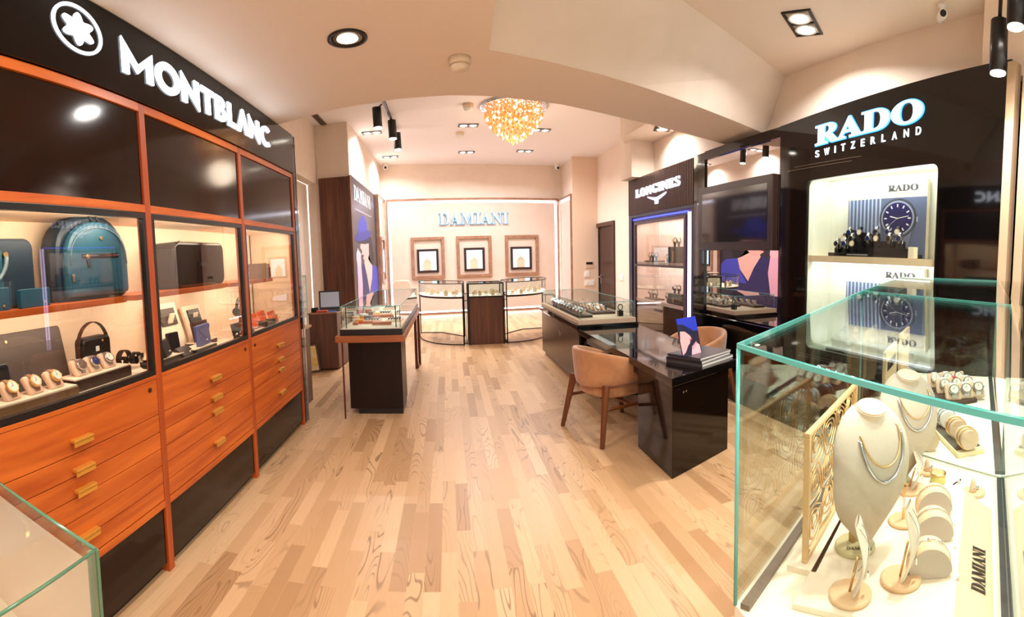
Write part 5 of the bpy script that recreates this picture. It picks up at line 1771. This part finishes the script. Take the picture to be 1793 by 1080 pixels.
# ---- mirror bay with the television
t = thing('mirror', 'wall mirror in a black frame between the two watch brands, behind the television', 'mirror', (2.95, 4.4, 0))
MB().box(XR + .02, XR + .04, 3.60, 5.02, .88, 2.72).build('mirror_glass', M_mirror, t)
fr = MB().box(XR, XR + .05, 3.556, 3.62, 0, 2.79).box(XR, XR + .05, 5.02, 5.275, 0, 2.775).box(XR, XR + .05, 3.62, 5.02, 2.69, 2.785).box(XR, XR + .05, 3.62, 5.02, 0, .88)
fr.build('frame', M_blackg, t)
t = thing('television', 'wide dark television in a brown bezel mounted over the mirror', 'television', (2.88, 4.38, 1.66))
MB().box(XR - .05, XR + .018, 3.66, 5.07, 1.64, 2.36).build('bezel', mat('brown_bezel', (44, 30, 26), .25), t, bevel=.004)
MB().box(XR - .053, XR - .049, 3.74, 4.98, 1.73, 2.28).build('screen', mat('tv_screen', (20, 18, 19), .07, spec=.9), t)

# ---- longines unit
t = thing('watch_cabinet', 'lit watch cabinet with a violet light edge under the ribbed brown sign board', 'cabinet', (3.0, 6.4, 0))
Y0, Y1 = 5.28, 7.46
MB().box(XR + .01, 3.13, Y0, Y1, 2.205, 2.765).build('sign_board', M_rib, t)
b = MB()
n = 52
for i in range(n):
    y = Y0 + (Y1 - Y0) * (i + .5) / n
    b.box(XR - .008, XR + .012, y - .011, y + .011, 2.21, 2.762)
b.build('ribs', mat('rib_wood', (96, 70, 62), .5), t)
MB().box(XR, XR + .03, Y0, Y1, 2.165, 2.205).box(XR, XR + .03, Y0, Y0 + .06, .0, 2.165).box(XR, XR + .03, Y1 - .13, Y1, 0, 2.165).build('navy_frame', M_navy, t)
MB().box(XR + .005, XR + .02, Y0 + .07, Y0 + .10, .1, 2.12).box(XR + .005, XR + .02, Y0 + .13, Y0 + .16, .1, 2.12).build('led_side', M_led_purple, t)
MB().box(XR + .005, XR + .02, Y0 + .16, Y1 - .16, 2.125, 2.14).build('led_top', emis('blue_led', (60, 70, 255), 3.5), t)
MB().box(XR + .02, XR + .04, Y0 + .06, Y0 + .20, 0, 2.165).box(XR + .02, XR + .04, Y0 + .2, Y1 - .13, 2.10, 2.165).build('led_channel', mat('led_channel', (70, 60, 96), .4), t)
y0, y1 = Y0 + .22, Y1 - .22
b = MB().box(XR, XR + .04, y0, y0 + .045, .30, 2.09).box(XR, XR + .04, y1 - .035, y1, .30, 2.09).box(XR, XR + .04, y0 + .045, y1 - .035, 2.05, 2.09).box(XR, XR + .04, y0 + .045, y1 - .035, 1.41, 1.44)
b.build('door_frame', mat('plum_frame', (84, 64, 72), .35, metal=.3), t)
M_li = mat('rose_lining', (242, 218, 206), .6)
b = MB().box(3.26, 3.28, y0, y1, .80, 2.10).box(XR + .04, 3.26, y0, y0 + .012, .80, 2.10).box(XR + .04, 3.26, y1 - .012, y1, .80, 2.10).box(XR + .04, 3.26, y0, y1, 2.08, 2.10).box(3.10, 3.105, y1 - .55, y1 - .54, .9, 2.08)
b.build('niche_lining', M_li, t)
MB().box(XR + .04, 3.26, y0 + .012, y1 - .012, 1.435, 1.475).build('shelf', M_li, t)
MB().box(XR + .02, 3.26, y0 + .012, y1 - .012, .865, .91).build('shelf', M_li, t)
d = MB().box(XR + .03, XR + .05, y0 + .045, y1 - .035, .05, .86).build('drawer_front', mat('brown_gloss_front', (88, 42, 24), .12, spec=.6), t)
MB().box(XR + .015, XR + .03, 6.24, 6.50, .765, .80).build('handle', M_black, d)
MB().box(XR + .04, XR + .055, y0 + .10, y1 - .10, 2.055, 2.07).build('light_strip', M_ledw, t)
MB().box(XR + .018, XR + .022, y0 + .045, y1 - .035, .30, 2.05).build('glass_door', M_glassd, t)
lamp('niche_lamp', (XR + .07, 6.37, 2.04), 9, NEUT, .05, 1.5, aim=(.85, 0, -.55), parent=t)
lamp('niche_lamp', (XR + .07, 6.37, 1.41), 7.5, NEUT, .05, 1.5, aim=(.85, 0, -.55), parent=t)
text('letters', '𝐋𝐎𝐍𝐆𝐈𝐍𝐄𝐒', emis('violet_white_letters', (240, 234, 255), 1.15), t, (XR - .010, 7.09, 2.455), (0, -1, .008), RV, RN, 1.48, .125, .03, -.004, 1.12)
wing = [(-.30, .035), (-.10, .0), (-.06, -.02), (-.045, -.075), (.045, -.075), (.06, -.02), (.10, .0), (.30, .035), (.22, -.005), (.12, -.04), (.05, -.055), (.03, -.10), (-.03, -.10), (-.05, -.055), (-.12, -.04), (-.22, -.005)]
wingp = [(-.32, .03), (-.05, -.01), (.05, -.01), (.32, .03), (.28, -.0), (.10, -.045), (.055, -.05), (.045, -.105), (-.045, -.105), (-.055, -.05), (-.10, -.045), (-.28, -.0)]
shape('winged_hourglass', [wingp[::-1]], .02, emis('violet_white_logo', (226, 214, 255), 1.0), t, (XR - .010, 6.33, 2.405), RU, RV, RN)


def riser(x, y, z, w_, h, lab):
    t = thing('riser', lab, 'riser', (x, y, z))
    MB().box(x - .05, x + .05, y - w_ / 2, y + w_ / 2, z, z + h).build('block', mat('dark_riser', (56, 42, 38), .35), t, bevel=.003)
    MB().box(x - .053, x - .050, y - .015, y + .015, z + .02, z + h - .06).build('metal_strip', M_gold, t)


riser(3.02, 5.98, 1.475, .34, .22, 'dark block riser on the upper shelf of the watch cabinet')
riser(3.02, 5.98, .91, .34, .14, 'dark block riser on the lower shelf of the watch cabinet')
for z, lev in ((1.475, 'upper'), (.91, 'lower')):
    for y, w_, nm in ((6.72, .42, 'left'), (5.85, .50, 'right')):
        t = thing('watch_tray', 'low brown watch tray, %s one on the %s shelf of the watch cabinet' % (nm, lev), 'tray', (2.965, y, z))
        MB().box(2.945, 3.10 if nm == 'left' else 2.966, y - w_ / 2, y + w_ / 2, z, z + .022).build('tray_base', mat('tray_brown', (72, 48, 38), .5), t, bevel=.002)
    h = .22 if lev == 'upper' else .14
    for j, (x, y, dz) in enumerate(((3.02, 5.92, h), (3.02, 6.04, h), (3.05, 6.32, 0), (3.08, 6.40, 0), (3.0, 6.22, 0), (3.02, 6.66, .022), (3.02, 6.78, .022), (3.02, 6.88, .022), (3.05, 5.70, 0), (3.05, 5.62, 0))):
        k = (j + (lev == 'lower')) % 3
        pl = 'on the dark riser' if j < 2 else 'on the left tray' if 5 <= j < 8 else 'beside the dark riser'
        kws[k].put((x, y, z + dz), pi, '%s %s, %s cabinet shelf' % (kn[k], pl, lev), '%s %s, %s shelf' % (kn[k], pl, lev))

# ================================================================ LARGE GLASS CASES AT THE RIGHT
def ztop(x):
    return 1.42 + .045 * (x - .5) / 1.0 if x < 1.5 else 1.465 + .02 * (x - 1.5) / 1.2


ZFL = .87
M_body = mat('cream_cabinet', (226, 202, 168), .45)
M_floorw = mat('ivory_board', (246, 236, 212), .6)
M_rail = mat('dark_grey_rail', (74, 72, 74), .4, metal=.5)


def big_case(lab, poly, edges_top, verts, panes, body=True):
    cx_ = sum(p[0] for p in poly) / len(poly)
    cy_ = sum(p[1] for p in poly) / len(poly)
    t = thing('glass_case', lab, 'glass case', (cx_, cy_, 0), 0, 'joined glass cases at the right')
    MB().prism(inset(poly, .004), .05, ZFL - .03).build('cabinet_body', M_body, t)
    MB().prism(inset(poly, .05), 0, .05).build('plinth', M_black, t)
    MB().prism(inset(poly, .004), ZFL - .03, ZFL).build('floor_board', M_floorw, t)
    n = len(poly)
    ip = inset(poly, .006)
    b = MB()
    b.add([(x, y, ztop(x) - .008) for x, y in ip] + [(x, y, ztop(x)) for x, y in ip], [tuple(range(n))[::-1], tuple(range(n, 2 * n))])
    b.build('glass_top', M_glass, t)
    for i in panes:
        (xa, ya), (xb, yb) = ip[i], ip[(i + 1) % n]
        d = Vector((xb - xa, yb - ya, 0)).normalized()
        q = Vector((-d.y, d.x, 0)) * .004
        A, B_ = Vector((xa, ya, 0)), Vector((xb, yb, 0))
        b = MB()
        b.add([A + Vector((0, 0, ZFL)), B_ + Vector((0, 0, ZFL)), B_ + Vector((0, 0, ztop(xb) - .01)), A + Vector((0, 0, ztop(xa) - .01)),
               A + q + Vector((0, 0, ZFL)), B_ + q + Vector((0, 0, ZFL)), B_ + q + Vector((0, 0, ztop(xb) - .01)), A + q + Vector((0, 0, ztop(xa) - .01))], [(0, 1, 2, 3), (7, 6, 5, 4)])
        b.build('glass_side', M_glass, t)
    for i in edges_top:
        (xa, ya), (xb, yb) = ip[i], ip[(i + 1) % n]
        d = Vector((xb - xa, yb - ya, 0)).normalized()
        q = Vector((-d.y, d.x, 0)) * .004
        A, B_ = Vector((xa, ya, ztop(xa))), Vector((xb, yb, ztop(xb)))
        dn = Vector((0, 0, -.009))
        b = MB()
        b.add([A - q + dn, B_ - q + dn, B_ + q + dn, A + q + dn, A - q, B_ - q, B_ + q, A + q], [(3, 2, 1, 0), (4, 5, 6, 7), (0, 1, 5, 4), (1, 2, 6, 5), (2, 3, 7, 6), (3, 0, 4, 7)])
        b.build('polished_edge', M_edge, t)
    for i in verts:
        x, y = ip[i]
        MB().cyl((x, y, ZFL), (x, y, ztop(x) - .01), .0042, n=8).build('corner_edge', M_edge, t)
    return t


CA, CB, CC, CD = (.54, .80), (1.48, 1.30), (1.475, .65), (.515, .17)
t1 = big_case('large glass case with turquoise edges in the lower right, holding the necklace busts', [CD, CC, CB, CA], [1, 2, 3], [1, 2, 3], [0, 1, 2, 3])
t2 = big_case('glass case with turquoise edges behind the necklace case, towards the wall unit', [(1.485, .655), (2.78, 1.32), (2.50, 1.86), (1.49, 1.305)], [1, 2], [1, 2], [1, 2])
t3 = big_case('near glass case at the right edge of the picture, cut off by the frame', [(.515, .165), (.56, -.9), (2.78, -.2), (2.78, 1.31), (1.48, .645)], [0], [], [0])


def rail(t, a, b_, w_=.010, z=ZFL, h=.02, m=M_rail):
    A, B_ = Vector((*a, z)), Vector((*b_, z))
    d = (B_ - A).normalized()
    q = Vector((-d.y, d.x, 0)) * w_
    u = Vector((0, 0, h))
    MB().add([A - q, B_ - q, B_ + q, A + q, A - q + u, B_ - q + u, B_ + q + u, A + q + u], [(3, 2, 1, 0), (4, 5, 6, 7), (0, 1, 5, 4), (1, 2, 6, 5), (2, 3, 7, 6), (3, 0, 4, 7)]).build('floor_rail', m, t)


rail(t1, (.55, .775), (1.45, 1.26), .010, h=.012, m=mat('brown_rail', (96, 78, 62), .4))
rail(t1, (.53, .19), (1.46, .655), .007, h=.010)
rail(t2, (1.50, .675), (2.75, 1.33), .012, h=.012)
lamp('case_lamp', (.95, .72, 1.41), 4.2, NEUT, .5, .3, parent=t1)
lamp('case_lamp', (2.05, 1.3, 1.45), 5, NEUT, .5, .3, parent=t2)
lamp('case_lamp', (1.6, .3, 1.42), 4.5, NEUT, .5, .3, parent=t3)

# platform with the brand name
t = thing('display_platform', 'low beige display platform with dark lettering inside the necklace case', 'platform', (1.0, .7, ZFL))
MB().prism([(.80, .44), (1.31, .70), (1.14, .99), (.63, .72)], ZFL, ZFL + .014).build('board', M_creamw, t, bevel=.002)
A, B_, C_, D_ = Vector((.80, .44, ZFL + .014)), Vector((1.31, .70, ZFL + .014)), Vector((1.27, .59, ZFL + .001)), Vector((.86, .38, ZFL + .001))
MB().add([A, B_, C_, D_, A - Vector((0, 0, .013)), B_ - Vector((0, 0, .013)), C_ - Vector((0, 0, .001)), D_ - Vector((0, 0, .001))], [(0, 1, 2, 3), (7, 6, 5, 4), (0, 4, 5, 1), (1, 5, 6, 2), (2, 6, 7, 3), (3, 7, 4, 0)]).build('sloped_strip', mat('tan_strip', (222, 188, 150), .5), t)
Ud = (B_ - A).normalized()
Vd = ((A + B_) / 2 - (C_ + D_) / 2).normalized()
text('letters', '𝐃𝐀𝐌𝐈𝐀𝐍𝐈', mat('dark_letters', (30, 22, 18), .4), t, Vector((.925, .432, ZFL + .0055)) + Ud * .0, Ud, Vd, Ud.cross(Vd), .165, .036, .0015)

ZQ = ZFL + .014
# ornamental lattice
t = thing('lattice_panel', 'gold framed openwork panel with rounded swirls standing at the left of the necklace case', 'panel', (.95, .91, ZFL))
P0, P1 = Vector((.735, .800, 0)), Vector((1.16, 1.035, 0))
D = (P1 - P0).normalized()
Lw = (P1 - P0).length
Nn = Vector((D.y, -D.x, 0))
fl = lambda u, v, w: P0 + D * u + Nn * w + Vector((0, 0, v))
z0, z1 = ZFL + .014, ZFL + .325
b = MB()
for (u0, u1, v0, v1) in ((0, Lw, z1 - .012, z1), (0, Lw, z0, z0 + .012), (0, .014, z0 + .012, z1 - .012), (Lw - .014, Lw, z0 + .012, z1 - .012)):
    b.prism([(u0, v0), (u1, v0), (u1, v1), (u0, v1)], -.007, .007, fn=fl)
b.build('frame', mat('light_gold_wood', (216, 176, 122), .4), t, bevel=.002)
b = MB()
MB().prism([(-.02, ZFL), (Lw + .02, ZFL), (Lw + .02, ZFL + .014), (-.02, ZFL + .014)], -.035, .035, fn=fl).build('foot', M_creamw, t)
rnd = random.Random(3)
cw, chh = (Lw - .028) / 4, (z1 - z0 - .024) / 3
b = MB()
for i in range(4):
    for j in range(3):
        c0, c1 = .014 + cw * (i + .5), z0 + .012 + chh * (j + .5)
        ph = rnd.uniform(0, 6.28)
        for k, s_ in enumerate((1.06, .70, .36)):
            pts = []
            for q in range(22):
                a = 2 * pi * q / 22
                r = s_ * (1 + .12 * sin(3 * a + ph))
                pts.append(fl(c0 + cw * .5 * r * cos(a), c1 + chh * .5 * r * sin(a) + .004 * k, 0))
            b.tube(pts, .0022, n=5, closed=True)
b.build('swirls', M_gold, t)


# necklace busts
def bust(lab, x, y, rz, s=1.0, z0=ZQ, h=.38):
    t = thing('necklace_bust', lab, 'bust', (x, y, z0), rz, 'necklace busts in the glass case')
    MB().lathe([(.048, 0), (.050, .004), (.050, .010), (.046, .014)], (-.02, 0, 0), 32).build('base', mat('olive_glass_base', (196, 184, 140), .15, spec=.7), t, world=False)
    MB().box(-.035, -.020, -.008, .008, .012, .22 * s).build('post', mat('antique_gold', (176, 146, 92), .35, metal=.6), t, world=False)
    # shell: widths by height, bulging towards +x
    W = [(q, 1.30 * r) for q, r in [(0.03, .010), (.10, .028), (.18, .050), (.26, .072), (.34, .088), (.42, .096), (.50, .100), (.60, .100), (.70, .096), (.78, .088), (.85, .074), (.91, .052), (.945, .028)]]
    def sh(u, v):
        q = u * (len(W) - 1)
        i = min(int(q), len(W) - 2)
        f_ = q - i
        hz = W[i][0] * (1 - f_) + W[i + 1][0] * f_
        wd = W[i][1] * (1 - f_) + W[i + 1][1] * f_
        a = 2 * pi * v
        front = max(cos(a), 0)
        back = min(cos(a), 0)
        bow = .030 * sin(pi * min(1, hz * 1.02)) - .05 * max(0, hz - .62) ** 1.2
        xx = bow + front * (.022 + .22 * wd) + back * .010
        yy = wd * sin(a) - .0
        return (xx * s, yy * s, (.02 + hz * h) * s)
    MB().grid(sh, 26, 28, cv=True).build('chest', M_linen, t, world=False, sub=1)
    c = (.010 * s, 0, (.02 + .86 * h) * s)
    b = MB(Matrix.Translation(c) @ Matrix.Rotation(.38, 4, 'Y'))
    b.lathe([(.056 * s, -.055 * s), (.050 * s, -.03 * s), (.044 * s, 0), (.041 * s, .026 * s), (.043 * s, .030 * s)], n=30, sy=1.0, sx=.80).build('neck', M_suede, t, world=False)
    MB(Matrix.Translation(c) @ Matrix.Rotation(.38, 4, 'Y')).lathe([(.0415 * s, .0305 * s), (.040 * s, .034 * s)], n=30, sx=.80).build('neck_cap', mat('satin_cap', (226, 190, 152), .4), t, world=False)
    def surf(zl, yy):
        hz = (zl - .02) / h
        wd = next((W[i][1] + (W[i + 1][1] - W[i][1]) * (hz - W[i][0]) / (W[i + 1][0] - W[i][0]) for i in range(len(W) - 1) if W[i][0] <= hz <= W[i + 1][0]), .02)
        cs = math.sqrt(max(0, 1 - (yy / wd) ** 2))
        bow = .030 * sin(pi * min(1, hz * 1.02)) - .05 * max(0, hz - .62) ** 1.2
        return bow + cs * (.022 + .22 * wd)
    def loop(rw, dr, ztop_):
        out = []
        for i in range(45):
            a = -pi * .80 + 2 * pi * .80 * i / 44
            yy = rw * sin(a)
            zz = ztop_ - dr * (.5 + .5 * cos(a)) ** 1.35
            xx = (surf(zz, yy) if abs(a) < 1.75 else min(surf(zz, yy), .02 - .05 * (abs(a) - 1.75))) + .0035
            out.append((xx * s, yy * s, zz * s))
        return out
    ch = MB().tube(loop(.070, .150, .02 + .895 * h), .0036 * s, n=7).build('necklace', M_steel, t, world=False)
    pts = loop(.064, .115, .02 + .90 * h)
    MB().tube(pts, .0022 * s, n=6).build('inner_chain', M_gold, ch, world=False)
    return t


bust('large linen necklace bust with a double chain at the front of the necklace case', .868, .742, -1.62, .97)
bust('necklace bust standing behind the large one, partly hidden by it', 1.215, .885, -1.75, .95)
text('letters', '𝐃𝐀𝐌𝐈𝐀𝐍𝐈', M_black, [o for o in COL.objects if o.name == 'necklace_bust'][0], Vector((.855, .705, ZQ + .0145)), (.72, .69, 0), (-.69, .72, 0), (0, 0, 1), .062, .012, .0006)


def pendant_stand(lab, x, y, rz, h=.15):
    t = thing('pendant_stand', lab, 'jewellery stand', (x, y, ZQ), rz, 'curved pendant stands in the necklace case')
    MB().lathe([(.044, 0), (.046, .004), (.046, .008), (.042, .011)], (-.01, 0, 0), 28).build('base', mat('tan_disc', (226, 184, 142), .5), t, world=False)
    def g(u, v):
        zz = .012 + h * u
        wd = (.020 + .016 * sin(pi * (.15 + .75 * u))) * (1 if u < .97 else .8)
        q = 2 * pi * v
        x_ = .020 * sin(pi * u) + .0035 * cos(q)
        return (x_, wd * sin(q), zz + .010 * (1 if u > .9 else 0) * (sin(q) * .5 + .5))
    MB().grid(g, 14, 16, cv=True).build('upright', M_suede, t, world=False, sub=1)
    MB().cyl((-.012, 0, .01), (.004, 0, h * .6), .003, n=6).build('strut', M_gold, t, world=False)
    ch = MB().tube([(.024 * sin(pi * u) + .005, .011 * (1 - (1 - u) ** 1.2) * sg, .012 + h * (.30 + .68 * u)) for sg in (1,) for u in [i / 10 for i in range(11)]], .0009, n=4).tube([(.024 * sin(pi * u) + .005, -.011 * (1 - (1 - u) ** 1.2), .012 + h * (.30 + .68 * u)) for u in [i / 10 for i in range(11)]], .0009, n=4).build('chain', M_steel, t, world=False)
    MB().box(.024, .028, -.004, .004, .012 + h * .22, .012 + h * .31).build('pendant', M_chrome, ch, world=False)
    return t


pendant_stand('curved pendant stand nearest the lower left corner of the necklace case', .74, .645, -1.0, .15)
pendant_stand('curved pendant stand with three fine chains between the bust and the bracelets', .85, .595, -1.25, .16)
pendant_stand('curved pendant stand at the far side of the platform, left of the ring cones', 1.21, .83, -1.15, .12)
t = thing('earring_stand', 'thin gold rod earring stand on a round tan disc', 'jewellery stand', (1.045, .745, ZQ))
MB().lathe([(.040, 0), (.042, .004), (.038, .009)], n=28).build('base', mat('tan_disc', (226, 184, 142), .5), t, world=False)
MB().box(-.004, .004, -.002, .002, .008, .12).box(-.014, .014, -.002, .002, .10, .104).build('rod', M_gold, t, world=False)
MB().box(-.010, .002, -.004, -.002, .045, .075).build('earring', M_steel, t, world=False)


def drum(lab, x, y, rz, gem):
    t = thing('bracelet_cushion', lab, 'bracelet cushion', (x, y, ZQ), rz, 'half round bracelet cushions on the platform')
    prof = [(.050 * cos(a), .012 + .056 * sin(a)) for a in [pi * i / 20 for i in range(21)]]
    prof = [(.040, .0)] + prof + [(-.040, .0)]
    prof = [(-.040, 0), (.040, 0)] + [(.050 * cos(a), .014 + .056 * sin(a)) for a in [pi * i / 20 for i in range(21)]]
    fn = lambda u, v, w: (w, u, v)
    MB().prism(prof, -.028, .028, fn=fn, smooth=False).build('pad', mat('tan_velvet', (238, 200, 160), .8), t, bevel=.003, world=False)
    MB().prism([(u * .97, v * .97 + .001) for u, v in prof], .028, .030, fn=fn).build('front', mat('grey_velvet', (196, 180, 166), .85), t, world=False)
    br = [(-.004, .0525 * cos(a), .014 + .0585 * sin(a)) for a in [pi * i / 24 for i in range(25)]]
    bb = MB().tube(br, .0012, n=5).build('bracelet', M_steel if gem != 1 else M_gold, t, world=False)
    g = MB()
    if gem == 0:
        for q in (8, 12, 16):
            MB().ball(br[q], (.004, .006, .006), 8, 6).build('charm', M_chrome, bb, world=False)
    else:
        for q in range(3, 22, 1):
            g.ball(br[q], .0022, 6, 4)
        g.build('gems', M_chrome, bb, world=False)


drum('half round bracelet cushion with three charms, nearest of the three', .915, .575, -2.4, 0)
drum('half round bracelet cushion with a row of gems, middle of the three', 1.04, .645, -2.4, 2)
drum('half round bracelet cushion with a rose gold bracelet, farthest of the three', 1.15, .715, -2.4, 1)


def ring_cone(lab, x, y, z, gold):
    t = thing('ring_cone', lab, 'ring stand', (x, y, z), 0, 'ring cones beside the platform')
    MB().lathe([(.034, 0), (.036, .004), (.036, .009), (.033, .012)], n=28).build('base', mat('tan_disc', (226, 184, 142), .5), t, world=False)
    MB().lathe([(.012, .012), (.010, .022), (.0085, .040), (.006, .050), (.001, .054)], (-.008, 0, 0), 20).build('finger', M_tan, t, world=False)
    r = MB().tube([(-.008 + .0098 * cos(a), .0098 * sin(a), .026 + .002 * cos(a)) for a in [2 * pi * i / 20 for i in range(20)]], .0016, n=6, closed=True).build('ring', M_gold if gold else M_steel, t, world=False)
    MB().ball((-.008, -.011, .026), .004, 8, 6).build('stone', M_chrome, r, world=False)
    MB().ball((.012, -.006, .018), (.006, .005, .006), 8, 6).build('earring', M_chrome, t, world=False)


ring_cone('ring cone on a gold rimmed disc at the back of the necklace case', 1.37, .88, ZFL, True)
ring_cone('ring cone on a tan disc near the right end of the platform', 1.33, .68, ZFL + .0, False)
t = thing('gold_riser', 'round translucent gold riser under the far side of the necklace case', 'riser', (1.33, .815, ZFL))
MB().lathe([(.026, 0), (.026, .03), (.022, .032)], (1.33, .815, ZFL), 24).build('cylinder', mat('gold_acrylic', (206, 190, 110), .15, spec=.8), t)
MB().lathe([(.027, .030), (.027, .034), (.02, .036)], (1.33, .815, ZFL), 24).build('cap', M_gold, t)
t = thing('earring', 'white gold drop earring lying beside the ring cone', 'earring', (1.36, .76, ZFL))
MB().box(1.335, 1.365, .757, .763, ZFL, ZFL + .006).build('bar', M_chrome, t)
MB().ball((1.372, .757, ZFL + .006), (.012, .005, .006), 10, 6).build('drop', M_steel, t)
tags = [(.965, .60, 'beside the nearest bracelet cushion'), (1.03, .575, 'between the lettering and the middle cushion'), (1.12, .63, 'right of the middle cushion'), (1.20, .70, 'right of the farthest cushion'), (.80, .68, 'between the two nearer pendant stands'), (.93, .51, 'near the lower edge of the platform')]
t0 = thing('price_tag', 'tiny white price tag ' + tags[0][2], 'price tag', (tags[0][0], tags[0][1], ZQ), .4, 'tiny price tags on the platform')
MB().box(-.008, .008, -.003, .003, 0, .003).build('tag_foot', M_white, t0, world=False)
MB(Matrix.Rotation(.6, 4, 'X')).box(-.008, .008, -.001, .001, .001, .010).build('tag_face', M_white, t0, world=False)
for x, y, w_ in tags[1:]:
    dup(t0, (x, y, ZQ), .4, 'tiny white price tag ' + w_)
for x, y, lab in ((1.12, .40, 'small tan wedge stand in the near case, beside the rail'), (.93, .28, 'small tan wedge stand in the near case, closest to the viewer'), (1.45, .52, 'small grey wedge stand in the near case, farthest along the rail')):
    t = thing('wedge_stand', lab, 'jewellery stand', (x, y, ZFL), .4)
    MB().prism([(-.025, 0), (.025, 0), (-.02, .04)], -.02, .02, fn=lambda u, v, w: (w, u, v)).build('wedge', M_tan if 'tan' in lab else mat('grey_velvet', (196, 180, 166), .85), t, world=False)
    MB().box(-.006, .006, -.028, -.026, .012, .022).build('ring_slot', M_brleath, t, world=False)

# ---- second case: trays of bracelets and watches
def bangle_cushion(lab, m_metal, m_pad):
    t = thing('bangle_cushion', lab, 'bangle cushion', (0, 0, 0))
    MB().cyl((-.035, 0, .040), (.035, 0, .040), .036, n=24).build('pad', m_pad, t, world=False)
    for k, x in enumerate((-.018, .006)):
        MB().tube([(x + .006 * sin(a), .0385 * cos(a), .040 + .0385 * sin(a)) for a in [2 * pi * i / 24 for i in range(24)]], .0035, n=6, closed=True).build('bangle', m_metal, t, world=False)
    return t


t = thing('bracelet_tray', 'cream framed tray of bangles in the second glass case, beside the turquoise corner', 'tray', (1.70, 1.02, ZFL))
tp = [(1.535, .86), (1.64, .80), (1.98, 1.22), (1.88, 1.30)]
MB().prism(tp, ZFL, ZFL + .018).build('tray_base', mat('cream_tray_wood', (236, 214, 170), .5), t, bevel=.003)
MB().prism(inset(tp, .12), ZFL + .018, ZFL + .022).build('tray_lining', mat('dark_tray_lining', (70, 60, 54), .7), t)
kb1, kb2, kb3 = Kind(bangle_cushion('x', M_gold, M_tan)), Kind(bangle_cushion('x', M_steel, M_white)), Kind(bangle_cushion('x', M_steel, M_leath))
for i, (k, n_) in enumerate(((kb1, 'tan cushion with two gold bangles, nearest in the cream tray'), (kb1, 'tan cushion with two gold bangles, second in the cream tray'), (kb2, 'white cushion with steel bangles in the middle of the cream tray'), (kb2, 'white cushion with steel bangles, fourth in the cream tray'), (kb3, 'dark cushion with steel bangles at the far end of the cream tray'))):
    f_ = i / 4
    k.put((1.60 + .30 * f_, .86 + .37 * f_, ZFL + .022), .9, n_, 'bangle cushions in the second case')
for i in range(3):
    kb1.put((1.545 + .12 * i, 1.00 + .11 * i, ZFL), .75, ('nearest', 'middle', 'farthest')[i] + ' tan bangle cushion in the row left of the cream tray', 'bangle cushions in the second case')
t = thing('watch_tray', 'dark tray of white strap watches in the second glass case', 'tray', (2.2, 1.35, ZFL))
tp = [(2.03, 1.22), (2.22, 1.14), (2.46, 1.40), (2.30, 1.55)]
MB().prism(tp, ZFL, ZFL + .02).build('tray_base', mat('tray_brown', (72, 48, 38), .5), t, bevel=.003)
M_redst, M_whst = mat('red_strap', (206, 52, 44), .5), mat('white_strap', (238, 234, 228), .5)
kk = [Kind(make_watch('wristwatch', 'x', m, M_dialw, M_steel, 1.3)) for m in (M_whst, M_redst, M_leath)]
for i in range(9):
    a, b_ = i % 3, i // 3
    c_ = 1 if i == 4 else (2 if i == 8 else 0)
    kk[c_].put((2.12 + .065 * a + .07 * b_, 1.22 - .035 * a + .10 * b_, ZFL + .02), -2.3, ('white strap watch on the dark tray of the second glass case', 'red strap watch in the middle of the dark tray', 'black strap watch at the far corner of the dark tray')[c_], 'strap watches in the second case')
for i, (x, y) in enumerate(((1.62, 1.20), (1.74, 1.32), (1.90, 1.42), (2.02, 1.52), (2.18, 1.62), (2.34, 1.66))):
    kb3.put((x, y, ZFL), .9, 'dark cushion with steel bangles, %s along the left side of the second case' % ('nearest', 'second nearest', 'third', 'fourth', 'second farthest', 'farthest')[i], 'dark bangle cushions in the second case')
for i, (x, y, dx, dy, z1, lab) in enumerate(((1.60, 1.27, .26, .14, 1.20, 'upright beige name board in the second case, nearer one'), (1.95, 1.45, .26, .14, 1.22, 'upright beige name board in the second case, farther one'))):
    t = thing('name_board', lab, 'board', (x, y, ZFL))
    d = Vector((dx, dy, 0)).normalized()
    q = Vector((d.y, -d.x, 0)) * .008
    A, B_ = Vector((x, y, 0)), Vector((x + dx, y + dy, 0))
    MB().add([A - q + Vector((0, 0, ZFL)), B_ - q + Vector((0, 0, ZFL)), B_ + q + Vector((0, 0, ZFL)), A + q + Vector((0, 0, ZFL)), A - q + Vector((0, 0, z1)), B_ - q + Vector((0, 0, z1)), B_ + q + Vector((0, 0, z1)), A + q + Vector((0, 0, z1))],
             [(3, 2, 1, 0), (4, 5, 6, 7), (0, 1, 5, 4), (1, 2, 6, 5), (2, 3, 7, 6), (3, 0, 4, 7)]).build('board', mat('light_beige_board', (236, 196, 150), .5), t, bevel=.002)
    n_ = q.normalized()
    text('letters', '𝐃𝐀𝐌𝐈𝐀𝐍𝐈', M_black, t, A + q + d * .03 + Vector((0, 0, z1 - .09)), d, (0, 0, 1), n_, .22, .045, .002)
